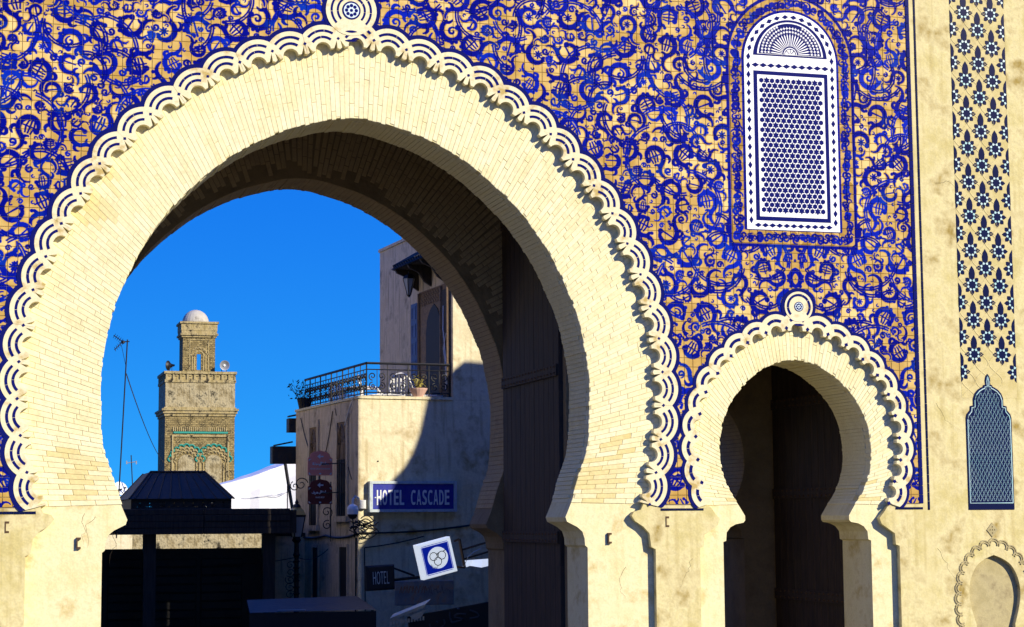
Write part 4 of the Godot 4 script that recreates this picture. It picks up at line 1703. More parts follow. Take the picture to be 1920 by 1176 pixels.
# ---------------------------------------------------------------- the roofed market in the shade
func build_market() -> void:
	var k := thing("kiosk_roof", "dark hipped metal roof with pierced sides above the market deck", "roof", Vector3(4.46, 3.315, -18.85))
	k.scale = Vector3(0.94, 0.94, 1.0)
	var s := begin()
	# hip roof
	var e := [Vector3(-1.19, 0.24, 1.6), Vector3(1.16, 0.24, 1.6), Vector3(1.16, 0.24, -1.6), Vector3(-1.19, 0.24, -1.6)]
	var r := [Vector3(-0.66, 0.86, 0.85), Vector3(0.60, 0.86, 0.85), Vector3(0.60, 0.86, -0.85), Vector3(-0.66, 0.86, -0.85)]
	for i in 4:
		var j := (i + 1) % 4
		quad(s, e[i], e[j], r[j], r[i], ((e[i] + e[j]) * Vector3(1, 0, 1)).normalized() + Vector3.UP)
	quad(s, r[0], r[1], r[2], r[3], Vector3.UP)
	quad(s, e[0], e[1], e[2], e[3], Vector3.DOWN)
	obj("hip_roof", s, M.roof_dark, k)
	s = begin()
	for i in 9:       # standing seams
		var t := (i + 0.5) / 9.0
		rod(s, (e[0] as Vector3).lerp(e[1], t) + Vector3(0, 0.008, 0), (r[0] as Vector3).lerp(r[1], t) + Vector3(0, 0.008, 0), 0.012, 5)
	rod(s, r[0] + Vector3(0, 0.01, 0), r[1] + Vector3(0, 0.01, 0), 0.025)
	for i in 4:
		rod(s, e[i], r[i], 0.02)
	obj("seams", s, M.roof_dark, k)
	s = begin()
	for f in [-1.0, 1.0]:
		boxy(s, -1.14, 1.11, 0.0, 0.06, 1.5 * f - 0.02, 1.5 * f + 0.02)
		boxy(s, -1.14, 1.11, 0.18, 0.237, 1.5 * f - 0.02, 1.5 * f + 0.02)
		var x := -1.14
		var rr := RandomNumberGenerator.new()
		rr.seed = 5
		while x < 1.11:
			var solid: float = 0.02 if (x > -0.55 and x < -0.38) or (x > 0.5 and x < 0.72) else 0.19
			boxy(s, x, minf(x + solid, 1.11), 0.063, 0.177, 1.5 * f - 0.018, 1.5 * f + 0.018)
			x += solid + 0.022
		box(s, Vector3(0, 0.12, 1.5 * f), Vector3(2.2, 0.03, 0.034))
	boxy(s, -1.14, -1.10, 0.003, 0.234, -1.478, 1.478)
	boxy(s, 1.07, 1.11, 0.003, 0.234, -1.478, 1.478)
	obj("pierced_side", s, M.roof_dark, k)
	# flat timber deck over the lane
	var d := thing("market_canopy", "dark timber market canopy spanning the lane behind the arch", "canopy", Vector3(0, 0, -17))
	s = begin()
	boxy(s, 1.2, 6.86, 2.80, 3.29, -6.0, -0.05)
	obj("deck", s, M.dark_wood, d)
	for i in 4:
		for j in 3:
			s = begin()
			var x0 := 1.2 + j * 1.84
			var zf := 0.0 + rng.randf_range(-0.012, 0.012)
			bevel_box(s, Vector3(x0 + 0.92, 2.795 + i * 0.135 + 0.06, zf), Vector3(1.83, 0.128, 0.04), 0.008)
			obj("fascia_board", s, M.dark_wood, d)
	for x in [1.6, 3.78, 6.3]:
		s = begin()
		boxy(s, x - 0.13, x + 0.13, 0, 2.797, -0.45, -0.19)
		obj("post", s, M.dark_wood, d)
	# shop fronts under it
	var f := thing("shuttered_shop_front", "black shuttered shop front in deep shade under the canopy", "shop front", Vector3(0, 0, -19.5))
	s = begin()
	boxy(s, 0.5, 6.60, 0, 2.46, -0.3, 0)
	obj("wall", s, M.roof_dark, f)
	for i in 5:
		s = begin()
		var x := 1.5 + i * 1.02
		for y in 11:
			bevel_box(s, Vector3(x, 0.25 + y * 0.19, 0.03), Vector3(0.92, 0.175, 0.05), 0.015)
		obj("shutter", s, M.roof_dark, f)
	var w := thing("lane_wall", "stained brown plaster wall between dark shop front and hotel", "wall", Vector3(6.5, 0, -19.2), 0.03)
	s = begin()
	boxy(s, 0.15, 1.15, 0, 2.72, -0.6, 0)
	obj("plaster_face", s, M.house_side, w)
	s = begin()
	boxy(s, 0.12, 1.18, 2.723, 2.79, -0.63, 0.03)
	obj("coping", s, M.dark_wood, w)

# ---------------------------------------------------------------- hotel
func build_hotel() -> void:
	var H := thing("hotel_building", "weathered plaster hotel with roof terrace, half sunlit, right of the lane", "building", Vector3(7.8, 0, -15), deg_to_rad(5.0))
	var s := begin()
	boxy(s, 0, 12, 0, 5.20, -5.1, 0)
	boxy(s, 0, 2.07, 5.2, 5.56, -0.16, -0.001)
	boxy(s, 0.001, 0.15, 5.2, 5.56, -5.099, -0.163)
	boxy(s, 2.073, 12, 5.2, 5.56, -5.1, -0.002)
	obj("wall", s, M.house, H)
	s = begin()
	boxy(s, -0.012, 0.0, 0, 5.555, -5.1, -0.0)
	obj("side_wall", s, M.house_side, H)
	s = begin()
	boxy(s, 2.07, 12, 5.563, 9.40, -5.25, -0.004)
	obj("upper_wall", s, M.house, H)
	s = begin()
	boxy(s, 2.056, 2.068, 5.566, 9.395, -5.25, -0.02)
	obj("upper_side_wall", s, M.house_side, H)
	s = begin()
	boxy(s, 2.03, 12.03, 9.403, 9.47, -5.3, 0.04)
	obj("coping", s, M.house_side, H)
	s = begin()
	boxy(s, -0.03, 2.05, 5.563, 5.62, -0.19, 0.03)
	boxy(s, -0.03, 0.18, 5.564, 5.618, -5.15, -0.193)
	obj("parapet_coping", s, M.house, H)
	# windows on the lane side: tall carved niches with dark openings
	for q in [[-3.45, 0.86, 2.96, 5.29], [-1.15, 0.94, 3.15, 5.29]]:
		s = begin()
		var zc: float = q[0]
		var hw: float = q[1] / 2
		boxy(s, -0.05, 0.02, q[2], q[3], zc - hw, zc - hw + 0.13)
		boxy(s, -0.05, 0.02, q[2], q[3], zc + hw - 0.13, zc + hw)
		boxy(s, -0.048, 0.02, q[3] - 0.16, q[3] - 0.003, zc - hw + 0.133, zc + hw - 0.133)
		boxy(s, -0.10, 0.02, q[2] - 0.12, q[2] - 0.003, zc - hw - 0.06, zc + hw + 0.06)
		var o := obj("window", s, M.house_side, H)
		s = begin()
		boxy(s, -0.022, 0.01, q[2], q[3] - 0.95, zc - hw + 0.133, zc + hw - 0.133)
		obj("dark_opening", s, M.black, o)
		s = begin()
		boxy(s, -0.030, 0.01, q[3] - 0.947, q[3] - 0.163, zc - hw + 0.133, zc + hw - 0.133)
		for ring in 3:
			var w := hw - 0.15 - ring * 0.07
			for sg in [-1.0, 1.0]:
				var p := PackedVector3Array()
				for i in 8:
					var t := i / 7.0
					p.append(Vector3(-0.04, q[3] - 0.93 + (0.72 - ring * 0.12) * pow(t, 0.8), zc + sg * w * (1.0 - pow(t, 2.0))))
				tube(s, p, 0.022, 5)
		obj("carved_lancet", s, M.carved, o)
		s = begin()
		for i in 4:
			rod(s, Vector3(-0.06, q[2], zc - hw + 0.2 + i * (q[1] - 0.4) / 3), Vector3(-0.06, q[3] - 0.95, zc - hw + 0.2 + i * (q[1] - 0.4) / 3), 0.009, 5)
		obj("window_bars", s, M.iron, o)
	for q in [[-3.3, 0.62, 1.3, 2.47], [-1.03, 0.70, 1.3, 2.50]]:
		s = begin()
		boxy(s, -0.045, 0.0, q[2], q[3], q[0] - q[1] / 2, q[0] - q[1] / 2 + 0.07)
		boxy(s, -0.045, 0.0, q[2], q[3], q[0] + q[1] / 2 - 0.07, q[0] + q[1] / 2)
		boxy(s, -0.045, 0.0, q[3] + 0.003, q[3] + 0.07, q[0] - q[1] / 2, q[0] + q[1] / 2)
		var o := obj("lower_window", s, M.house_side, H)
		s = begin()
		boxy(s, -0.02, 0.0, q[2], q[3], q[0] - q[1] / 2 + 0.072, q[0] + q[1] / 2 - 0.072)
		obj("dark_opening", s, M.black, o)
	# drooping cables stapled to the walls
	s = begin()
	cable(s, Vector3(-0.035, 2.72, -5.0), Vector3(-0.035, 2.74, -2.4), 0.05, 0.022)
	obj("wall_cable", s, M.iron, H)
	s = begin()
	cable(s, Vector3(-0.035, 2.74, -2.4), Vector3(-0.035, 2.78, -0.03), 0.06, 0.022)
	obj("wall_cable", s, M.iron, H)
	s = begin()
	cable(s, Vector3(0.0, 2.80, 0.03), Vector3(2.7, 2.98, 0.03), 0.06, 0.018)
	obj("wall_cable", s, M.iron, H)
	s = begin()
	cable(s, Vector3(0.12, 2.5, 0.03), Vector3(1.4, 2.72, 0.03), 0.03, 0.012)
	obj("wall_cable", s, M.iron, H)
	s = begin()
	cable(s, Vector3(0.12, 2.5, 0.03), Vector3(0.14, 1.2, 0.03), 0.0, 0.012)
	obj("wall_cable", s, M.iron, H)
	s = begin()
	cable(s, Vector3(-0.03, 2.7, -0.08), Vector3(-0.03, 0.6, -0.10), 0.0, 0.016)
	obj("wall_cable", s, M.iron, H)
	s = begin()
	cable(s, Vector3(-0.03, 5.4, -4.6), Vector3(-0.03, 4.2, -3.0), 0.2, 0.010)
	obj("wall_cable", s, M.iron, H)
	s = begin()
	cable(s, Vector3(-0.03, 4.4, -2.6), Vector3(-0.03, 5.4, -1.9), 0.12, 0.010)
	obj("wall_cable", s, M.iron, H)
	s = begin()
	cable(s, Vector3(-0.03, 5.45, -1.7), Vector3(-0.03, 3.9, -0.4), 0.10, 0.009)
	obj("wall_cable", s, M.iron, H)
	# terrace railing of wrought iron
	s = begin()
	var rl := obj_group_rail(s, H)
	# door group on the upper side wall
	s = begin()
	boxy(s, 2.02, 2.05, 5.63, 8.08, -2.16, -0.10)
	var door := obj("door", s, M.carved, H)
	s = begin()
	var ap := PackedVector2Array([Vector2(-1.62, 5.65), Vector2(-0.62, 5.65)])
	for q in [Vector2(-0.62, 7.1), Vector2(-0.68, 7.4), Vector2(-0.85, 7.6), Vector2(-1.08, 7.72), Vector2(-1.35, 7.6), Vector2(-1.55, 7.4), Vector2(-1.62, 7.1)]:
		ap.append(q)
	var dk := begin()
	prism(dk, ap, -0.01, 0.01)
	var dm := obj("door_opening", dk, M.black, door)
	dm.transform = Transform3D(Basis(Vector3(0, 0, 1), Vector3(0, 1, 0), Vector3(-1, 0, 0)), Vector3(2.012, 0, 0))
	s = begin()
	for z in [-2.1, -0.58, -0.14]:
		rod(s, Vector3(2.0, 5.63, z), Vector3(2.0, 8.05, z), 0.035)
	for i in 9:      # carved lattice head over the arch
		for j in 3:
			var c := Vector3(2.015, 7.80 + j * 0.10, -1.95 + i * 0.16)
			rod(s, c + Vector3(0, -0.05, -0.06), c + Vector3(0, 0.05, 0.06), 0.009, 4)
			rod(s, c + Vector3(0, 0.05, -0.06), c + Vector3(0, -0.05, 0.06), 0.009, 4)
	obj("carved_head", s, M.carved, door)
	s = begin()
	boxy(s, 1.995, 2.018, 5.64, 7.95, -0.56, -0.17)
	obj("wood_panel", s, M.door_wood, door)
	# open blue shutter
	s = begin()
	boxy(s, 1.98, 2.02, 5.85, 7.86, -2.62, -2.19)
	var sh := obj("shutter", s, M.shutter, H)
	for i in 5:
		s = begin()
		var y := 6.05 + i * 0.40
		boxy(s, 1.968, 1.985, y - 0.15, y - 0.12, -2.55, -2.26)
		boxy(s, 1.968, 1.985, y + 0.12, y + 0.15, -2.55, -2.26)
		boxy(s, 1.966, 1.985, y - 0.117, y + 0.117, -2.55, -2.52)
		boxy(s, 1.966, 1.985, y - 0.117, y + 0.117, -2.29, -2.26)
		obj("raised_panel", s, M.shutter, sh)
	# tiled canopy over the door
	s = begin()
	quad(s, Vector3(1.52, 8.62, -2.45), Vector3(1.52, 8.62, -0.02), Vector3(2.05, 8.92, -0.02), Vector3(2.05, 8.92, -2.45), Vector3(-1, 1, 0))
	quad(s, Vector3(1.52, 8.60, -2.45), Vector3(1.52, 8.60, -0.02), Vector3(2.05, 8.60, -0.02), Vector3(2.05, 8.60, -2.45), Vector3.DOWN)
	quad(s, Vector3(1.52, 8.60, -2.45), Vector3(1.52, 8.60, -0.02), Vector3(1.52, 8.62, -0.02), Vector3(1.52, 8.62, -2.45), Vector3.LEFT)
	quad(s, Vector3(1.52, 8.60, -2.45), Vector3(1.52, 8.62, -2.45), Vector3(2.05, 8.92, -2.45), Vector3(2.05, 8.60, -2.45), Vector3.FORWARD)
	var cn := obj("canopy", s, M.dark_wood, H)
	for i in 15:
		s = begin()
		var z := -2.40 + i * 0.165
		tube(s, PackedVector3Array([Vector3(1.50, 8.60, z), Vector3(1.52, 8.66, z), Vector3(2.05, 8.97, z)]), 0.065, 6)
		obj("roof_tile", s, M.roof_dark, cn)
	for z in [-2.3, -1.4, -0.5]:
		s = begin()
		var bp := PackedVector2Array([Vector2(0, 0), Vector2(0.55, 0), Vector2(0.50, -0.08), Vector2(0.30, -0.16), Vector2(0.16, -0.36), Vector2(0.0, -0.46)])
		prism(s, bp, -0.04, 0.04)
		var br := obj("bracket", s, M.dark_wood, cn)
		br.transform = Transform3D(Basis(Vector3(-1, 0, 0), Vector3(0, 1, 0), Vector3(0, 0, -1)), Vector3(2.05, 8.597, z))
	# white cables hanging by the door
	s = begin()
	tube(s, PackedVector3Array([Vector3(1.99, 7.6, -0.40), Vector3(1.97, 7.1, -0.36), Vector3(1.98, 6.7, -0.28), Vector3(1.97, 6.35, -0.16), Vector3(1.97, 5.9, -0.12)]), 0.014, 4)
	tube(s, PackedVector3Array([Vector3(1.99, 7.0, -0.22), Vector3(1.97, 6.7, -0.34), Vector3(1.98, 6.3, -0.24), Vector3(1.97, 5.8, -0.2)]), 0.011, 4)
	obj("white_cables", s, M.cable_white, H)
	# roof railing stub
	s = begin()
	for x in [2.35, 2.52, 2.7, 2.9]:
		rod(s, Vector3(x, 9.47, -4.4), Vector3(x, 10.15, -4.4), 0.02)
	for y in [9.75, 10.12]:
		rod(s, Vector3(2.3, y, -4.4), Vector3(4.0, y, -4.4), 0.018)
	obj("roof_railing", s, M.grey_steel, H)
	# things that belong to the hotel but could be carried off
	var l := thing("hanging_lantern", "glass lantern hanging under the tiled door canopy", "lantern", H.transform * Vector3(1.72, 8.0, -1.95), deg_to_rad(5))
	s = begin()
	lathe(s, PackedVector2Array([Vector2(0.04, 0.0), Vector2(0.13, 0.34), Vector2(0.13, 0.36)]), Vector3.ZERO, 6)
	obj("glass", s, M.milk_glass, l)
	s = begin()
	lathe(s, PackedVector2Array([Vector2(0.145, 0.36), Vector2(0.10, 0.43), Vector2(0.02, 0.47), Vector2(0.012, 0.53)]), Vector3.ZERO, 6)
	for i in 6:
		var a := TAU * i / 6
		rod(s, Vector3(cos(a) * 0.042, 0, sin(a) * 0.042), Vector3(cos(a) * 0.133, 0.36, sin(a) * 0.133), 0.01, 4)
	lathe(s, PackedVector2Array([Vector2(0, -0.06), Vector2(0.03, -0.03), Vector2(0.05, 0.0)]), Vector3.ZERO, 6)
	obj("frame", s, M.iron, l)
	build_terrace(H.transform)

func obj_group_rail(s: SurfaceTool, H: Node3D) -> Node3D:
	var corner := Vector3(0.20, 0, -0.10)
	var far := Vector3(0.20, 0, -5.1)
	var right := Vector3(2.02, 0, -0.10)
	var pairs := [[corner, right], [corner, far]]
	for pr in pairs:
		rod(s, pr[0] + Vector3(0, 6.31, 0), pr[1] + Vector3(0, 6.31, 0), 0.028, 6)
		rod(s, pr[0] + Vector3(0, 6.18, 0), pr[1] + Vector3(0, 6.18, 0), 0.012, 5)
		rod(s, pr[0] + Vector3(0, 5.70, 0), pr[1] + Vector3(0, 5.70, 0), 0.014, 5)
	var rail := obj("railing", s, M.iron, H)
	var k := 0
	for pr in pairs:
		var a: Vector3 = pr[0]
		var b: Vector3 = pr[1]
		var len := a.distance_to(b)
		var u := (b - a).normalized()
		var n := int(len / 0.45)
		for i in n + 1:
			var st := begin()
			var c := a.lerp(b, float(i) / n)
			rod(st, c + Vector3(0, 5.62, 0), c + Vector3(0, 6.31, 0), 0.016 if i % 2 == 0 else 0.010, 5)
			obj("baluster", st, M.iron, rail)
			if i == n:
				continue
			var m := a.lerp(b, (i + 0.5) / n)
			st = begin()
			for sg in [-1.0, 1.0]:
				curl3(st, m + u * 0.10 * sg + Vector3(0, 6.04, 0), 0.085, -PI / 2, 1.3 * sg, 0.0125, u, Vector3.UP)
				curl3(st, m + u * 0.10 * sg + Vector3(0, 5.83, 0), 0.085, PI / 2, -1.3 * sg, 0.0125, u, Vector3.UP)
			rod(st, m + Vector3(0, 5.70, 0), m + Vector3(0, 6.18, 0), 0.008, 5)
			obj("iron_scroll", st, M.iron, rail)
			k += 1
	return rail

func chair(label: String, at: Transform3D, pos: Vector3, turn: float) -> void:
	var o := thing("plastic_chair", label, "chair", at * pos, turn, "white chairs on the terrace")
	var s := begin()
	bevel_box(s, Vector3(0, 0.43, 0), Vector3(0.44, 0.42, 0.03), 0.012, Basis(Vector3.RIGHT, -PI / 2))
	obj("seat", s, M.plastic, o)
	s = begin()      # rounded back with slats
	var rim := PackedVector3Array()
	for i in 13:
		var a := PI * i / 12
		rim.append(Vector3(cos(a) * 0.23, 0.62 + sin(a) * 0.30, -0.22 - 0.06 * sin(a)))
	rim.insert(0, Vector3(0.21, 0.43, -0.20))
	rim.append(Vector3(-0.21, 0.43, -0.20))
	tube(s, rim, 0.022, 6)
	for i in 5:
		var x := -0.15 + i * 0.075
		tube(s, PackedVector3Array([Vector3(x, 0.44, -0.20), Vector3(x, 0.62 + sqrt(0.053 - x * x) * 1.2, -0.26)]), 0.024, 5)
	obj("backrest", s, M.plastic, o)
	for q in [Vector2(-1, -1), Vector2(1, -1), Vector2(-1, 1), Vector2(1, 1)]:
		s = begin()
		rod(s, Vector3(q.x * 0.24, 0, q.y * 0.23), Vector3(q.x * 0.19, 0.42, q.y * 0.18), 0.022)
		obj("leg", s, M.plastic, o)
	for x in [-1.0, 1.0]:
		s = begin()
		tube(s, PackedVector3Array([Vector3(x * 0.20, 0.42, 0.18), Vector3(x * 0.25, 0.60, 0.16), Vector3(x * 0.25, 0.65, 0.05), Vector3(x * 0.22, 0.66, -0.2)]), 0.022, 6)
		obj("armrest", s, M.plastic, o)

func build_terrace(T: Transform3D) -> void:
	chair("white plastic chair turned sideways behind the railing corner", T, Vector3(0.62, 5.22, -1.15), 1.3)
	chair("white plastic chair seen from its back beside the pale bowl", T, Vector3(1.15, 5.22, -0.75), 2.9)
	chair("white plastic chair in the shade at the far end of terrace", T, Vector3(0.65, 5.22, -3.4), 0.6)
	var t := thing("terrace_table", "round dark table standing among the terrace chairs", "table", T * Vector3(0.75, 5.22, -2.2))
	var s := begin()
	lathe(s, PackedVector2Array([Vector2(0, 0.70), Vector2(0.42, 0.70), Vector2(0.43, 0.715), Vector2(0.42, 0.73), Vector2(0, 0.73)]), Vector3.ZERO, 24)
	obj("tabletop", s, M.sign_white, t)
	s = begin()
	rod(s, Vector3(0, 0, 0), Vector3(0, 0.70, 0), 0.035)
	for i in 3:
		var d := Vector3(cos(TAU * i / 3), 0, sin(TAU * i / 3))
		rod(s, Vector3(0, 0.1, 0), d * 0.3 + Vector3(0, 0.02, 0), 0.022)
	obj("pedestal", s, M.iron, t)
	# pale bowl planter with a yellow-green plant on the parapet
	var b := thing("bowl_planter", "pale pink bowl planter on the sunny terrace edge", "planter", T * Vector3(1.32, 5.62, -0.08))
	s = begin()
	lathe(s, PackedVector2Array([Vector2(0.10, 0), Vector2(0.19, 0.15), Vector2(0.20, 0.18), Vector2(0.17, 0.18), Vector2(0.0, 0.15)]), Vector3.ZERO, 16)
	obj("bowl", s, mat(Color(0.66, 0.42, 0.34), 0.8), b)
	leaves("plant", b, Vector3(0, 0.16, 0), 0.14, 0.26, 40, mat(Color(0.30, 0.26, 0.05), 0.7))
	var p := thing("dark_flowerpot", "dark pot with a sprawling plant at the far terrace corner", "planter", T * Vector3(0.10, 5.62, -4.75))
	s = begin()
	lathe(s, PackedVector2Array([Vector2(0.13, 0), Vector2(0.18, 0.22), Vector2(0.20, 0.24), Vector2(0.0, 0.22)]), Vector3.ZERO, 14)
	obj("pot", s, M.black, p)
	leaves("plant", p, Vector3(-0.1, 0.2, 0), 0.34, 0.40, 90, M.leaf)
	# coiled hose and cable litter along the terrace edge
	s = begin()
	for i in 5:
		var z := -0.18 - i * 0.05
		tube(s, PackedVector3Array([Vector3(0.15 + i * 0.03, 5.63, z), Vector3(0.6, 5.66 + 0.03 * (i % 2), z - 0.05), Vector3(1.2, 5.64, z + 0.04), Vector3(1.9 - i * 0.12, 5.65 + 0.02 * (i % 3), z)]), 0.014, 5)
	tube(s, PackedVector3Array([Vector3(0.15, 5.63, -0.2), Vector3(-0.04, 5.6, -0.25), Vector3(-0.06, 5.35, -0.5), Vector3(-0.045, 5.05, -0.9)]), 0.013, 5)
	var o := obj("pale_cables", s, M.cable_white)
	o.transform = T
	tag(o, "tangle of pale cables lying along the terrace edge", "cable")
	s = begin()
	bevel_box(s, Vector3(1.72, 5.65, -0.35), Vector3(0.34, 0.10, 0.05), 0.01, Basis(Vector3.RIGHT, -PI / 2))
	var r := obj("red_cloth", s, mat(Color(0.42, 0.10, 0.05), 0.9))
	r.transform = T
	tag(r, "folded reddish cloth at the right end of the terrace edge", "cloth")

func leaves(called: String, parent: Node3D, c: Vector3, r: float, h: float, n: int, m: Material) -> void:
	var s := begin()
	for i in n:
		var a := rng.randf() * TAU
		var d := Vector3(cos(a) * r * rng.randf(), h * rng.randf(), sin(a) * r * rng.randf())
		var u := Vector3(rng.randf_range(-1, 1), rng.randf_range(-0.6, 1), rng.randf_range(-1, 1)).normalized()
		var v := u.cross(Vector3(rng.randf(), rng.randf(), rng.randf_range(0.1, 1))).normalized()
		var p := c + d
		var L := rng.randf_range(0.06, 0.12)
		quad(s, p, p + u * L * 0.5 + v * L * 0.2, p + u * L, p + u * L * 0.5 - v * L * 0.2, Vector3.UP)
	for i in 8:
		var a := TAU * i / 8.0
		rod(s, c, c + Vector3(cos(a) * r * 0.8, h * 0.8, sin(a) * r * 0.8), 0.006, 4)
	obj(called, s, m, parent)

# ---------------------------------------------------------------- signs
func ogee_sign(w: float, h: float) -> PackedVector2Array:
	var k := h
	var half := [Vector2(w / 2, 0), Vector2(w / 2, k * 0.70), Vector2(w * 0.42, k * 0.74), Vector2(w * 0.38, k * 0.86), Vector2(w * 0.28, k * 0.94), Vector2(w * 0.12, k * 0.97), Vector2(0, k)]
	var p := PackedVector2Array()
	for v in half:
		p.append(v)
	for i in range(half.size() - 2, -1, -1):
		p.append(Vector2(-half[i].x, half[i].y))
	return p

func arabic_square(st: SurfaceTool, at: Vector3, sc: Vector2, r: float) -> void:    # the word for square, read from the right
	pen(st, [Vector2(1.0, 0.25), Vector2(0.95, 0.0), Vector2(0.88, 0.22), Vector2(0.84, 0.0), Vector2(0.78, 0.22), Vector2(0.74, 0.0), Vector2(0.64, 0.02)], at, sc, r)
	pen(st, [Vector2(0.64, 0.8), Vector2(0.64, 0.02)], at, sc, r)
	pen(st, [Vector2(0.57, 0.3), Vector2(0.46, 0.34), Vector2(0.56, 0.02), Vector2(0.38, 0.0)], at, sc, r)
	pen(st, [Vector2(0.38, 0.0), Vector2(0.36, 0.3), Vector2(0.28, 0.25), Vector2(0.30, 0.0), Vector2(0.38, 0.02)], at, sc, r)
	for x in [0.29, 0.36]:
		dots(st, Vector2(x, 0.55), at, sc, r * 1.2)

func direction_sign(called: String, label: String, at: Vector3, m: Material, latin: String, second: Array, seconddots: Array) -> void:
	var o := thing(called, label, "sign", at, deg_to_rad(1.5), "")
	o.scale = Vector3.ONE * 1.055
	var s := begin()
	prism(s, ogee_sign(0.50, 0.50), -0.012, 0.012)
	obj("panel", s, m, o)
	s = begin()
	var ay := 0.38
	box(s, Vector3(0.03, ay, 0.016), Vector3(0.07, 0.028, 0.008))
	prism(s, PackedVector2Array([Vector2(-0.06, ay), Vector2(0.0, ay + 0.05), Vector2(0.0, ay + 0.022), Vector2(-0.005, ay), Vector2(0.0, ay - 0.022), Vector2(0.0, ay - 0.05)]), 0.01, 0.0205)
	obj("arrow", s, M.sign_white, o)
	s = begin()
	arabic_square(s, Vector3(0.0, 0.215, 0.016), Vector2(0.17, 0.075), 0.0075)
	for q in second:
		pen(s, q, Vector3(-0.16, 0.215, 0.016), Vector2(0.19, 0.075), 0.0075)
	for q in seconddots:
		dots(s, q, Vector3(-0.16, 0.215, 0.016), Vector2(0.19, 0.075), 0.010)
	obj("arabic_lettering", s, M.sign_white, o)
	letters(o, latin, Vector3(0, 0.135, 0.014), 0.40 if latin.length() > 12 else 0.18, 0.030, M.sign_white, Basis(), true, 0.006)
	s = begin()
	for q in [Vector2(-0.232, 0.018), Vector2(0.232, 0.018), Vector2(-0.232, 0.33), Vector2(0.232, 0.33)]:
		var dx := -signf(q.x) * 0.05
		var dy := 0.05 if q.y < 0.1 else -0.05
		prism(s, PackedVector2Array([q, q + Vector2(dx, 0), q + Vector2(dx * 0.5, dy * 0.4), q + Vector2(0, dy)]), 0.008, 0.015)
	prism(s, rect2(-0.02, 0.02, 0.02, 0.05), 0.008, 0.0155)
	obj("corner_ornaments", s, M.sign_white, o)

